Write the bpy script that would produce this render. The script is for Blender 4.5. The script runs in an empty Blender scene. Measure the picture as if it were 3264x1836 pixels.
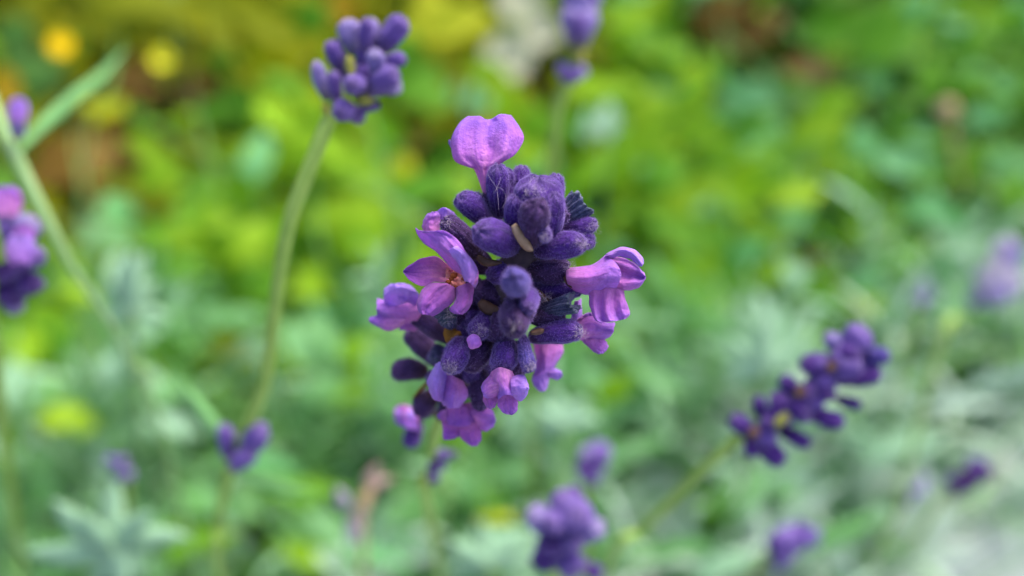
import bpy, math, random
import numpy as np
from mathutils import Vector, Matrix, noise as mnoise

SC = bpy.context.scene
COL = SC.collection
RNG = random.Random(7)
NPR = np.random.default_rng(11)

# ------------------------------------------------------------------ camera
PITCH = math.radians(52.0)
FOV = math.radians(65.0)
CAMLOC = Vector((0.0, 0.0, 0.52))
cam = bpy.data.cameras.new('camera')
camo = bpy.data.objects.new('camera', cam)
COL.objects.link(camo)
camo.location = CAMLOC
camo.rotation_euler = (math.pi / 2 - PITCH, 0, 0)
cam.sensor_width = 36.0
cam.lens = 18.0 / math.tan(FOV / 2)
cam.clip_start = 0.004
cam.clip_end = 200.0
cam.dof.use_dof = True
cam.dof.focus_distance = 0.0805
cam.dof.aperture_fstop = cam.lens / 3.6
SC.camera = camo

# ------------------------------------------------------------------ world, sun, exposure
SUN_EL, SUN_AZ = math.radians(52), math.radians(40)      # azimuth measured from +Y towards +X
w = bpy.data.worlds.new('World')
SC.world = w
w.use_nodes = True
nt = w.node_tree
nt.nodes.clear()
sky = nt.nodes.new('ShaderNodeTexSky')
sky.sky_type = 'NISHITA'
sky.sun_disc = False
sky.sun_elevation = SUN_EL
sky.sun_rotation = SUN_AZ
sky.air_density = 1.0
sky.dust_density = 6.0
bg = nt.nodes.new('ShaderNodeBackground')
bg.inputs['Strength'].default_value = 0.145
wo = nt.nodes.new('ShaderNodeOutputWorld')
nt.links.new(sky.outputs[0], bg.inputs[0])
nt.links.new(bg.outputs[0], wo.inputs[0])
sl = bpy.data.lights.new('sun', 'SUN')
sl.energy = 1.3
sl.angle = math.radians(25)
sl.color = (1.0, 0.91, 0.74)
so = bpy.data.objects.new('sun', sl)
COL.objects.link(so)
sd = Vector((math.sin(SUN_AZ) * math.cos(SUN_EL), math.cos(SUN_AZ) * math.cos(SUN_EL), math.sin(SUN_EL)))
so.rotation_euler = sd.to_track_quat('Z', 'Y').to_euler()
so.location = (0.5, 0.7, 2)
SC.view_settings.view_transform = 'Standard'
SC.view_settings.look = 'None'
SC.view_settings.exposure = 1.38
SC.view_settings.gamma = 1.0
SC.render.engine = 'CYCLES'
SC.cycles.max_bounces = 8
SC.cycles.transparent_max_bounces = 8
SC.cycles.use_denoising = True

# ------------------------------------------------------------------ geometry of the view: photo position + distance -> point in the garden (metres)
CAMM = Matrix.Rotation(math.pi / 2 - PITCH, 3, 'X')
FPX = 1632.0 / math.tan(FOV / 2)
def ray(px, py):
    return CAMM @ Vector(((px - 1632.0) / FPX, -(py - 918.0) / FPX, -1.0))
def at(px, py, d):                     # d in centimetres along the lens axis
    return CAMLOC + ray(px, py) * (d * 0.01)
def at_h(px, py, h):                   # where the sight line meets height h
    r = ray(px, py)
    return CAMLOC + r * ((h - CAMLOC.z) / r.z)
def proj(p):
    q = CAMM.transposed() @ (Vector(p) - CAMLOC)
    dd = max(-q.z, 1e-4)
    return 1632 + q.x / dd * FPX, 918 - q.y / dd * FPX, dd
def pxm(d):                            # metres per photo pixel at distance d cm
    return d * 0.01 / FPX

# ------------------------------------------------------------------ materials
def srgb(r, g, b):
    f = lambda c: (c / 255 / 12.92) if c / 255 <= 0.04045 else ((c / 255 + 0.055) / 1.055) ** 2.4
    return (f(r), f(g), f(b), 1.0)

class NB:
    def __init__(s, name):
        s.m = bpy.data.materials.new(name)
        s.m.use_nodes = True
        s.t = s.m.node_tree
        s.t.nodes.clear()
        s.out = s.n('ShaderNodeOutputMaterial')
    def n(s, typ, **kw):
        x = s.t.nodes.new(typ)
        for k, v in kw.items():
            setattr(x, k, v)
        return x
    def l(s, a, b):
        s.t.links.new(a, b)
    def ramp(s, fac, stops):
        r = s.n('ShaderNodeValToRGB')
        el = r.color_ramp.elements
        while len(el) > 1:
            el.remove(el[-1])
        el[0].position, el[0].color = stops[0]
        for p, c in stops[1:]:
            e = el.new(p)
            e.color = c
        s.l(fac, r.inputs[0])
        return r.outputs[0]
    def mix(s, fac, a, b, mode='MIX'):
        m = s.n('ShaderNodeMix', data_type='RGBA', blend_type=mode)
        for sock, v in ((m.inputs[0], fac), (m.inputs[6], a), (m.inputs[7], b)):
            if hasattr(v, 'is_output'):
                s.l(v, sock)
            else:
                sock.default_value = v
        return m.outputs[2]
    def noise(s, scale, detail=3, rough=0.55, vec=None):
        x = s.n('ShaderNodeTexNoise')
        x.inputs['Scale'].default_value = scale
        x.inputs['Detail'].default_value = detail
        x.inputs['Roughness'].default_value = rough
        if vec is not None:
            s.l(vec, x.inputs['Vector'])
        return x.outputs[0]

def leaf_mat(name, c1, c2, c3, transl=0.35, rough=0.5, tcol=1.35, sheen=0.0):
    b = NB(name)
    geo = b.n('ShaderNodeNewGeometry')
    tc = b.n('ShaderNodeTexCoord')
    col = b.ramp(geo.outputs['Random Per Island'], [(0, c1), (0.5, c2), (1, c3)])
    nz = b.noise(120, 3, 0.6, tc.outputs['Object'])
    col = b.mix(0.35, col, b.ramp(nz, [(0.3, (0.55, 0.6, 0.5, 1)), (0.7, (1.3, 1.25, 1.2, 1))]), 'MULTIPLY')
    p = b.n('ShaderNodeBsdfPrincipled')
    b.l(col, p.inputs['Base Color'])
    p.inputs['Roughness'].default_value = rough
    p.inputs['Specular IOR Level'].default_value = 0.2
    if sheen:
        p.inputs['Sheen Weight'].default_value = sheen
        p.inputs['Sheen Roughness'].default_value = 0.5
    t = b.n('ShaderNodeBsdfTranslucent')
    b.l(b.mix(1.0, col, (tcol, tcol, tcol * 0.75, 1), 'MULTIPLY'), t.inputs[0])
    ms = b.n('ShaderNodeMixShader')
    ms.inputs[0].default_value = transl
    b.l(p.outputs[0], ms.inputs[1])
    b.l(t.outputs[0], ms.inputs[2])
    b.l(ms.outputs[0], b.out.inputs[0])
    return b.m

def petal_mat(name, edge, mid, throat, vein, t1=0.35, t2=0.75, transl=0.42):
    b = NB(name)
    uv = b.n('ShaderNodeUVMap')
    sep = b.n('ShaderNodeSeparateXYZ')
    b.l(uv.outputs[0], sep.inputs[0])
    tc = b.n('ShaderNodeTexCoord')
    nz = b.noise(500, 3, 0.6, tc.outputs['Object'])
    ad = b.n('ShaderNodeMath', operation='MULTIPLY_ADD')
    b.l(nz, ad.inputs[0])
    ad.inputs[1].default_value = 0.5
    ad.inputs[2].default_value = -0.25
    a2 = b.n('ShaderNodeMath', operation='ADD')
    b.l(ad.outputs[0], a2.inputs[0])
    b.l(sep.outputs[1], a2.inputs[1])
    col = b.ramp(a2.outputs[0], [(0.0, throat), (t1, mid), (t2, edge), (1.0, edge)])
    # veins: streaks along the petal
    mp = b.n('ShaderNodeMapping')
    mp.inputs['Scale'].default_value = (11, 0.9, 1)
    b.l(uv.outputs[0], mp.inputs[0])
    vn = b.noise(1.0, 2, 0.5, mp.outputs[0])
    vf = b.ramp(vn, [(0.42, (0, 0, 0, 1)), (0.62, (1, 1, 1, 1))])
    sub = b.n('ShaderNodeMath', operation='MULTIPLY')
    b.l(vf, sub.inputs[0])
    sub.inputs[1].default_value = 0.6
    fd = b.n('ShaderNodeMath', operation='MULTIPLY')
    b.l(sub.outputs[0], fd.inputs[0])
    b.l(b.ramp(sep.outputs[1], [(0.35, (1, 1, 1, 1)), (0.78, (.12, .12, .12, 1))]), fd.inputs[1])
    col = b.mix(fd.outputs[0], col, vein)
    n2 = b.noise(2600, 4, 0.65, tc.outputs['Object'])
    col = b.mix(0.5, col, b.ramp(n2, [(0.3, (0.72, 0.68, 0.76, 1)), (0.7, (1.22, 1.25, 1.2, 1))]), 'MULTIPLY')
    p = b.n('ShaderNodeBsdfPrincipled')
    b.l(col, p.inputs['Base Color'])
    p.inputs['Roughness'].default_value = 0.75
    p.inputs['Specular IOR Level'].default_value = 0.15
    p.inputs['Sheen Weight'].default_value = 0.4
    p.inputs['Sheen Roughness'].default_value = 0.3
    p.inputs['Sheen Tint'].default_value = (0.65, 0.62, 1, 1)
    bp = b.n('ShaderNodeBump')
    bp.inputs['Strength'].default_value = 0.9
    bp.inputs['Distance'].default_value = 0.0003
    mixh = b.n('ShaderNodeMath', operation='ADD')
    b.l(vn, mixh.inputs[0])
    b.l(n2, mixh.inputs[1])
    b.l(mixh.outputs[0], bp.inputs['Height'])
    b.l(bp.outputs[0], p.inputs['Normal'])
    t = b.n('ShaderNodeBsdfTranslucent')
    b.l(b.mix(1.0, col, (1.25, 1.1, 1.15, 1), 'MULTIPLY'), t.inputs[0])
    ms = b.n('ShaderNodeMixShader')
    ms.inputs[0].default_value = transl
    b.l(p.outputs[0], ms.inputs[1])
    b.l(t.outputs[0], ms.inputs[2])
    b.l(ms.outputs[0], b.out.inputs[0])
    return b.m

def felt_mat(name, c1, c2, cbase, sheen=0.6, tint=(0.55, 0.46, 1.0, 1), patch=0.25, rough=0.75):
    """velvety calyx skin: mottled, darker brownish foot"""
    b = NB(name)
    uv = b.n('ShaderNodeUVMap')
    sep = b.n('ShaderNodeSeparateXYZ')
    b.l(uv.outputs[0], sep.inputs[0])
    tc = b.n('ShaderNodeTexCoord')
    nz = b.noise(900, 4, 0.6, tc.outputs['Object'])
    col = b.ramp(nz, [(0.3, c1), (0.7, c2)])
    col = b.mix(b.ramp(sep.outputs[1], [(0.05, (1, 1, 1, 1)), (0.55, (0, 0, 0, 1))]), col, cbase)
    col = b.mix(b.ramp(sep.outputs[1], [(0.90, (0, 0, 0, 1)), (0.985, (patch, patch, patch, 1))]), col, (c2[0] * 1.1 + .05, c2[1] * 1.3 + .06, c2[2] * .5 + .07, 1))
    mpw = b.n('ShaderNodeMapping')
    mpw.inputs['Scale'].default_value = (34, 7, 1)
    b.l(uv.outputs[0], mpw.inputs[0])
    wool = b.noise(1.0, 4, 0.7, mpw.outputs[0])
    n2 = b.noise(5200, 3, 0.7, tc.outputs['Object'])
    sm = b.n('ShaderNodeMath', operation='MULTIPLY_ADD')
    b.l(wool, sm.inputs[0])
    sm.inputs[1].default_value = 0.6
    sm2 = b.n('ShaderNodeMath', operation='MULTIPLY')
    b.l(n2, sm2.inputs[0])
    sm2.inputs[1].default_value = 0.4
    b.l(sm2.outputs[0], sm.inputs[2])
    hgt = sm.outputs[0]
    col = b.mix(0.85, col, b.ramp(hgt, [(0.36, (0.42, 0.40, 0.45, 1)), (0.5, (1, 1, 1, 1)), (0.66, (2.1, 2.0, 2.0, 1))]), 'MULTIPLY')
    p = b.n('ShaderNodeBsdfPrincipled')
    b.l(col, p.inputs['Base Color'])
    p.inputs['Roughness'].default_value = rough
    p.inputs['Specular IOR Level'].default_value = 0.15
    p.inputs['Sheen Weight'].default_value = sheen
    p.inputs['Sheen Roughness'].default_value = 0.25
    p.inputs['Sheen Tint'].default_value = tint
    bp = b.n('ShaderNodeBump')
    bp.inputs['Strength'].default_value = 0.9
    bp.inputs['Distance'].default_value = 0.00025
    b.l(hgt, bp.inputs['Height'])
    b.l(bp.outputs[0], p.inputs['Normal'])
    b.l(p.outputs[0], b.out.inputs[0])
    return b.m

def plain_mat(name, c1, c2, scale, rough=0.7, bump=0.0, transl=0.0):
    b = NB(name)
    tc = b.n('ShaderNodeTexCoord')
    nz = b.noise(scale, 5, 0.6, tc.outputs['Object'])
    col = b.ramp(nz, [(0.3, c1), (0.7, c2)])
    p = b.n('ShaderNodeBsdfPrincipled')
    b.l(col, p.inputs['Base Color'])
    p.inputs['Roughness'].default_value = rough
    p.inputs['Specular IOR Level'].default_value = 0.3
    if bump:
        bp = b.n('ShaderNodeBump')
        bp.inputs['Strength'].default_value = 0.6
        bp.inputs['Distance'].default_value = bump
        b.l(nz, bp.inputs['Height'])
        b.l(bp.outputs[0], p.inputs['Normal'])
    if transl:
        t = b.n('ShaderNodeBsdfTranslucent')
        b.l(col, t.inputs[0])
        ms = b.n('ShaderNodeMixShader')
        ms.inputs[0].default_value = transl
        b.l(p.outputs[0], ms.inputs[1])
        b.l(t.outputs[0], ms.inputs[2])
        b.l(ms.outputs[0], b.out.inputs[0])
    else:
        b.l(p.outputs[0], b.out.inputs[0])
    return b.m

C = lambda r, g, b: (r, g, b, 1.0)
M = {}
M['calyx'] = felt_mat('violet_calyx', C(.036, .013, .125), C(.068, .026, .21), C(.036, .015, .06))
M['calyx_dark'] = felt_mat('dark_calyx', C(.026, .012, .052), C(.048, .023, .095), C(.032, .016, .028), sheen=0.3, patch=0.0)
M['calyx_blue'] = felt_mat('blue_calyx', C(.038, .028, .17), C(.07, .055, .26), C(.04, .02, .10), sheen=0.35, patch=0.12)
M['calyx_teal'] = felt_mat('withered_blue', C(.025, .032, .07), C(.06, .075, .16), C(.035, .025, .06), sheen=0.5)
M['calyx_grey'] = felt_mat('greyish_violet_calyx', C(.16, .13, .36), C(.24, .19, .48), C(.15, .15, .16), sheen=0.5)
M['calyx_mid'] = felt_mat('mid_violet_calyx', C(.085, .05, .24), C(.14, .085, .36), C(.10, .07, .14), sheen=0.5)
M['hair'] = plain_mat('felt_hair', C(.15, .09, .36), C(.30, .21, .58), 800, 0.6)
M['hair_pale'] = plain_mat('pale_hair', C(.26, .20, .36), C(.50, .44, .52), 800, 0.6)
M['petal'] = petal_mat('lilac_petal', C(.42, .19, .72), C(.49, .18, .67), C(.57, .22, .60), C(.50, .17, .56))
M['petal_pink'] = petal_mat('pink_petal', C(.38, .17, .74), C(.54, .19, .70), C(.64, .26, .68), C(.74, .36, .72), 0.45, 0.85)
M['petal_deep'] = petal_mat('deep_petal', C(.37, .13, .62), C(.44, .14, .59), C(.52, .18, .54), C(.48, .15, .52))
M['petal_pale'] = petal_mat('pale_petal', C(.48, .30, .86), C(.46, .25, .80), C(.47, .22, .72), C(.52, .28, .80))
M['petal_throat'] = petal_mat('streaked_petal', C(.27, .085, .55), C(.42, .13, .50), C(.72, .28, .38), C(.62, .26, .50), 0.5, 0.9)
M['throat'] = plain_mat('salmon_throat', C(.55, .16, .14), C(.75, .32, .32), 900, 0.6)
M['anther'] = plain_mat('rust_anther', C(.20, .035, .008), C(.36, .08, .012), 1500, 0.6, 0.0001)
M['bract'] = plain_mat('tan_bract', C(.26, .16, .09), C(.50, .35, .24), 700, 0.7, 0.0001, 0.2)
M['bract_brown'] = plain_mat('brown_bract', C(.06, .032, .025), C(.12, .065, .05), 700, 0.7, 0.0001, 0.15)
M['bract_ochre'] = plain_mat('ochre_bract', C(.15, .06, .008), C(.28, .13, .016), 700, 0.7, 0.0001, 0.25)
M['bract_olive'] = plain_mat('olive_bract', C(.16, .17, .03), C(.30, .32, .07), 500, 0.7, 0.0001, 0.25)
M['stem'] = plain_mat('green_stem', C(.17, .31, .05), C(.26, .40, .09), 300, 0.6)
M['stem_pale'] = plain_mat('pale_stem', C(.19, .35, .13), C(.26, .41, .19), 200, 0.6)
M['stem_olive'] = plain_mat('olive_stem', C(.16, .25, .05), C(.24, .33, .08), 200, 0.6)
M['rachis'] = plain_mat('purple_stem', C(.03, .018, .035), C(.09, .06, .07), 500, 0.8)
M['silver'] = leaf_mat('silver_leaf', C(.105, .30, .08), C(.145, .355, .135), C(.19, .405, .19), 0.35, 0.7, 1.1)
M['silver_veiled'] = leaf_mat('veil_whitened_leaf', C(.34, .50, .43), C(.40, .54, .49), C(.46, .58, .55), 0.3, 0.7, 1.1)  # silver leaf whitened to paint in the lens veil at lower right
M['silver_bright'] = leaf_mat('silver_leaf_pale', C(.22, .42, .26), C(.26, .46, .32), C(.31, .50, .38), 0.3, 0.7, 1.1)
M['lime'] = leaf_mat('lime_leaf', C(.10, .27, .004), C(.16, .34, .006), C(.23, .40, .015), 0.42, .65)
M['bright'] = leaf_mat('bright_lime_leaf', C(.20, .41, .008), C(.26, .46, .014), C(.32, .50, .03), 0.42, .65)
M['mid'] = leaf_mat('mid_green_leaf', C(.065, .22, .008), C(.095, .28, .014), C(.14, .33, .03), 0.4, .65)
M['dark'] = leaf_mat('dark_green_leaf', C(.04, .12, .02), C(.065, .18, .03), C(.10, .24, .045), 0.3)
M['teal'] = leaf_mat('bluish_leaf', C(.09, .31, .10), C(.13, .37, .15), C(.18, .43, .22), 0.35, 0.7)
M['olive'] = leaf_mat('olive_leaf', C(.11, .15, .001), C(.18, .22, .001), C(.29, .31, .002), 0.42, .7)
M['yellowleaf'] = leaf_mat('yellowing_leaf', C(.40, .46, .005), C(.46, .50, .01), C(.50, .54, .03), 0.4)
M['brownleaf'] = leaf_mat('dry_brown_leaf', C(.09, .055, .006), C(.13, .075, .009), C(.18, .105, .015), 0.3)
M['yellow'] = leaf_mat('yellow_petal', C(.86, .64, .0), C(.9, .70, .002), C(.92, .74, .01), 0.4)
M['lemon'] = leaf_mat('lemon_petal', C(.72, .74, .02), C(.8, .80, .05), C(.85, .84, .12), 0.4)
M['orange'] = leaf_mat('orange_petal', C(.32, .19, .0), C(.36, .24, .0), C(.34, .26, .01), 0.35)
M['white'] = plain_mat('pale_stone', C(.62, .64, .54), C(.74, .76, .66), 60, 0.7, 0.0008)
M['tan'] = plain_mat('dry_tan', C(.40, .30, .16), C(.52, .38, .24), 300, 0.8)
M['drypink'] = leaf_mat('dry_pinkish_petal', C(.42, .34, .32), C(.48, .36, .34), C(.5, .42, .45), 0.3)
M['greyviolet'] = leaf_mat('faded_violet_petal', C(.34, .34, .46), C(.38, .36, .5), C(.42, .4, .55), 0.3)

# ------------------------------------------------------------------ mesh helpers
def link_mesh(name, verts, faces, mats, parent=None, origin=None, uvs=None, midx=None, smooth=True, location=None):
    me = bpy.data.meshes.new(name)
    o0 = origin if origin is not None else Vector((0, 0, 0))
    vv = [tuple(Vector(v) - o0) for v in verts]
    me.from_pydata(vv, [], faces)
    for m in (mats if isinstance(mats, (list, tuple)) else [mats]):
        me.materials.append(m)
    if midx is not None:
        me.polygons.foreach_set('material_index', midx)
    if smooth:
        me.polygons.foreach_set('use_smooth', [True] * len(faces))
    if uvs is not None:
        ul = me.uv_layers.new(name='UVMap')
        li = np.empty(len(me.loops), dtype=np.int32)
        me.loops.foreach_get('vertex_index', li)
        ul.data.foreach_set('uv', np.asarray(uvs, dtype=np.float32)[li].ravel())
    me.update()
    ob = bpy.data.objects.new(name, me)
    COL.objects.link(ob)
    if parent is not None:
        ob.parent = parent
    return ob

def thing(name, label, cat, loc, group=None):
    o = bpy.data.objects.new(name, None)
    o.empty_display_size = 0.01
    o.location = loc
    COL.objects.link(o)
    o['label'] = label
    o['category'] = cat
    if group:
        o['group'] = group
    return o

def org(o):                             # world place of a thing or of an empty part at its thing's own place
    return o.location.copy() if o.parent is None else o.parent.location.copy()

def catmull(P, n):
    """P: (k, ...) control rows -> n samples along axis 0"""
    P = np.asarray(P, float)
    k = len(P)
    Q = np.concatenate([[2 * P[0] - P[1]], P, [2 * P[-1] - P[-2]]])
    out = []
    for s in np.linspace(0, k - 1, n):
        i = min(int(s), k - 2)
        t = s - i
        a, b, c, d = Q[i], Q[i + 1], Q[i + 2], Q[i + 3]
        out.append(0.5 * ((2 * b) + (c - a) * t + (2 * a - 5 * b + 4 * c - d) * t * t + (3 * b - a - 3 * c + d) * t ** 3))
    return np.array(out)

def tube_geo(pts, radii, nseg=10, sub=6, square=0.0):
    n = (len(pts) - 1) * sub + 1
    P = catmull([tuple(p) for p in pts], n)
    R = np.interp(np.linspace(0, len(pts) - 1, n), range(len(pts)), radii)
    V, F, U = [], [], []
    T = np.gradient(P, axis=0)
    ref = Vector((1, 0, 0.1))
    for i in range(n):
        t = Vector(T[i]).normalized()
        x = (ref - t * ref.dot(t)).normalized()
        ref = x
        y = t.cross(x)
        for k in range(nseg):
            a = 2 * math.pi * k / nseg
            r = R[i] * (1 + square * math.cos(4 * a))
            V.append(Vector(P[i]) + x * math.cos(a) * r + y * math.sin(a) * r)
            U.append((k / nseg, i / (n - 1)))
    for i in range(n - 1):
        for k in range(nseg):
            k2 = (k + 1) % nseg
            F.append((i * nseg + k, i * nseg + k2, (i + 1) * nseg + k2, (i + 1) * nseg + k))
    F.append(tuple(range(nseg))[::-1])
    F.append(tuple((n - 1) * nseg + k for k in range(nseg)))
    return V, F, U

def tube(name, pts, radii, mat, parent, nseg=10, sub=6, square=0.0):
    V, F, U = tube_geo(pts, radii, nseg, sub, square)
    return link_mesh(name, V, F, mat, parent, org(parent), U)

PROF_T = [0, .06, .2, .42, .62, .8, .9, .96, 1.0]
PROF_R = [.45, .58, .8, .94, 1.0, .95, .85, .66, .22]
def bud_geo(base, tip, width, seed, ribs=13, rib_amp=0.045, lump=0.16, na=40, nl=26, bend=0.12, pucker=True, prof=None):
    """a ribbed, slightly bent calyx from base to tip; width is its full width"""
    rg = random.Random(seed)
    base, tip = Vector(base), Vector(tip)
    ax = tip - base
    L = ax.length
    z = ax.normalized()
    x = z.orthogonal().normalized()
    x = Matrix.Rotation(rg.random() * 6.28, 3, z) @ x
    y = z.cross(x)
    V, F, U = [], [], []
    off = Vector((rg.random() * 50, rg.random() * 50, rg.random() * 50))
    pr = prof or PROF_R
    tt = 1 - (1 - np.linspace(0, 1, nl)) ** 1.5
    flat = 0.9 + 0.2 * rg.random()
    for i, t in enumerate(tt):
        r = float(np.interp(t, PROF_T, pr)) * width / 2
        cb = x * (bend * width * math.sin(math.pi * t * 0.9))
        dip = 0.0
        for k in range(na):
            a = 2 * math.pi * k / na
            n1 = mnoise.noise(off + Vector((math.cos(a) * 1.2, math.sin(a) * 1.2, t * 2.2)))
            n2 = mnoise.noise(off + Vector((math.cos(a) * 3.2, math.sin(a) * 3.2, t * 6)))
            rr = r * (1 + rib_amp * math.cos(ribs * a) * min(1, 3 * t) * (1 - t ** 6) + lump * n1 + lump * 0.45 * n2)
            tl = t
            if pucker and t > 0.9:
                tl = t + 0.045 * max(-.4, math.cos(5 * a + 1.3 * off.x)) * (t - 0.9) / 0.1
            V.append(base + z * (tl * L) + cb + x * (math.cos(a) * rr) + y * (math.sin(a) * rr * flat))
            U.append((k / na, t))
    for i in range(nl - 1):
        for k in range(na):
            k2 = (k + 1) % na
            F.append((i * na + k, i * na + k2, (i + 1) * na + k2, (i + 1) * na + k))
    F.append(tuple(range(na))[::-1])
    F.append(tuple((nl - 1) * na + k for k in range(na)))
    return V, F, U

def add_hairs(V, F, U, mi, n, lmin, lmax, wd, seed, nl, na, tipbias=1.0, droop=0.35):
    rg = random.Random(seed * 3 + 1)
    for _ in range(n):
        i = int((rg.random() ** (1 / tipbias)) * (nl - 2))
        k = rg.randrange(na)
        a = V[i * na + k]
        b = V[i * na + (k + 1) % na]
        c = V[(i + 1) * na + k]
        p = a + (b - a) * rg.random() + (c - a) * rg.random()
        nrm = (b - a).cross(c - a)
        if nrm.length < 1e-14:
            continue
        nrm.normalize()
        ctr = (V[i * na] + V[i * na + na // 2]) / 2
        if nrm.dot(p - ctr) < 0:
            nrm = -nrm
        d = (nrm + Vector((rg.uniform(-1, 1), rg.uniform(-1, 1), rg.uniform(-1, 1))) * 0.9 + (c - a).normalized() * droop).normalized()
        ln = rg.uniform(lmin, lmax)
        s1 = d.orthogonal().normalized() * wd
        s2 = d.cross(s1).normalized() * wd
        e = Vector((rg.uniform(-1, 1), rg.uniform(-1, 1), rg.uniform(-1, 1))) * ln * 0.35
        m = p + d * ln * 0.55
        q = p + d * ln + e
        j = len(V)
        V += [p + s1, p - s1 * .5 + s2 * .8, p - s1 * .5 - s2 * .8, m + s1 * .7, m - s1 * .35 + s2 * .6, m - s1 * .35 - s2 * .6, q]
        U += [(0, 0)] * 7
        F += [(j, j + 1, j + 4, j + 3), (j + 1, j + 2, j + 5, j + 4), (j + 2, j, j + 3, j + 5),
              (j + 3, j + 4, j + 6), (j + 4, j + 5, j + 6), (j + 5, j + 3, j + 6)]
        mi += [1] * 6

def focus_bud(parent, b, t, wpx, mat, seed, name='bud', hairs=330, hair='hair', hl=(0.00012, 0.00036), **kw):
    base, tip = at(*b), at(*t)
    width = wpx * pxm((b[2] + t[2]) / 2)
    na, nl = 40, 26
    V, F, U = bud_geo(base, tip, width, seed, na=na, nl=nl, **kw)
    mi = [0] * len(F)
    if hairs:
        add_hairs(V, F, U, mi, hairs, hl[0], hl[1], 0.000011, seed, nl, na)
    return link_mesh(name, V, F, [M[mat], M[hair]], parent, org(parent), U, mi)

def petal(parent, rows, conv, d, mat, bulge=0.0, name='petal', nu=16, nv=20, dd=None, wob=0.00016, seed=0, flip=False, nu_min=20):
    """rows: control rows from throat to edge, photo positions in a local zoom; conv maps them to photo pixels.
    d: distance cm; bulge: cm towards the viewer at the row's middle; dd: per-row distance offsets (cm)"""
    k = max(len(r) for r in rows)
    nu, nv = max(nu, nu_min), max(nv, 22)
    fl = 0.00011 if wob > 0 else 0
    G = []
    for i, r in enumerate(rows):
        r = np.array([conv(*p) for p in r], float)
        if len(r) != k:
            r = catmull(r, k)
        G.append(r)
    G = np.array(G)
    full = np.array([catmull(G[:, j], nv) for j in range(k)])            # k, nv, 2
    full = np.array([catmull(full[:, i], nu) for i in range(nv)])        # nv, nu, 2
    ro = np.interp(np.linspace(0, 1, nv), np.linspace(0, 1, len(rows)), dd if dd is not None else [0] * len(rows))
    V, U = [], []
    for i in range(nv):
        for j in range(nu):
            u, v = j / (nu - 1), i / (nv - 1)
            b = bulge(u, v) if callable(bulge) else bulge * math.sin(math.pi * u)
            dp = d + ro[i] - b
            # keep the outline where the photograph has it while the surface bows
            eg = max(abs(2 * u - 1) ** 3, v ** 4) * 3.0
            jx = mnoise.noise(Vector((u * 6, v * 6, seed + 40.3))) * eg
            jy = mnoise.noise(Vector((u * 6, v * 6, seed + 80.7))) * eg
            p = at(full[i, j, 0] + jx, full[i, j, 1] + jy, dp)
            nn = mnoise.noise(Vector((u * 4 + seed * 7.1, v * 4, seed * 3.3)))
            n2 = mnoise.noise(Vector((u * 11 + seed * 5.1, v * 9, seed * 1.3)))
            n3 = mnoise.noise(Vector((u * 13 + seed * 2.7, v * 2.2, seed * 9.1)))
            p = p + (CAMLOC - p).normalized() * (nn * wob * 1.5 + n2 * wob * 0.9 + n3 * fl * (0.35 + 0.65 * v))
            V.append(p)
            U.append((u, 1 - v if flip else v))
    F = []
    for i in range(nv - 1):
        for j in range(nu - 1):
            F.append((i * nu + j, i * nu + j + 1, (i + 1) * nu + j + 1, (i + 1) * nu + j))
    ob = link_mesh(name, V, F, M[mat], parent, org(parent), U)
    s = ob.modifiers.new('thickness', 'SOLIDIFY')
    s.thickness = 0.00006
    s.offset = 0
    return ob

def blob(parent, name, c, r, mat, seed, stretch=(1, 1, 1), lump=0.2, nu=18, nv=12, origin=None):
    """an uneven rounded body"""
    c = Vector(c)
    V, F, U = [], [], []
    off = Vector((seed * 3.7, seed * 1.9, seed * 0.7))
    for i in range(nv + 1):
        th = math.pi * i / nv
        for k in range(nu):
            a = 2 * math.pi * k / nu
            n = Vector((math.sin(th) * math.cos(a), math.sin(th) * math.sin(a), math.cos(th)))
            rr = r * (1 + lump * mnoise.noise(n * 1.6 + off) + lump * .4 * mnoise.noise(n * 4 + off))
            V.append(c + Vector((n.x * stretch[0], n.y * stretch[1], n.z * stretch[2])) * rr)
            U.append((k / nu, 1 - i / nv))
    for i in range(nv):
        for k in range(nu):
            k2 = (k + 1) % nu
            F.append((i * nu + k, (i + 1) * nu + k, (i + 1) * nu + k2, i * nu + k2))
    return link_mesh(name, V, F, mat, parent, origin if origin is not None else org(parent), U)

def bract(parent, pts, wpx, mat, d, name='bract', seed=0, cup=0.03):
    """a pointed dry scale along photo points"""
    n, k = 10, 5
    P = catmull(np.array(pts, float), n)
    T = np.gradient(P, axis=0)
    V, F, U = [], [], []
    for i in range(n):
        t = i / (n - 1)
        wv = wpx / 2 * (math.sin(math.pi * (0.12 + 0.88 * t)) ** 0.7) + 0.6
        nrm = np.array([-T[i][1], T[i][0]])
        nrm /= np.linalg.norm(nrm) + 1e-9
        for j in range(k):
            u = j / (k - 1) * 2 - 1
            q = P[i] + nrm * wv * u
            V.append(at(q[0], q[1], d - cup * (1 - u * u) + 0.02 * mnoise.noise(Vector((u * 2, t * 4, seed)))))
            U.append((j / (k - 1), t))
    for i in range(n - 1):
        for j in range(k - 1):
            F.append((i * k + j, i * k + j + 1, (i + 1) * k + j + 1, (i + 1) * k + j))
    ob = link_mesh(name, V, F, M[mat], parent, org(parent), U)
    s = ob.modifiers.new('thickness', 'SOLIDIFY')
    s.thickness = 0.00015
    return ob

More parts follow.
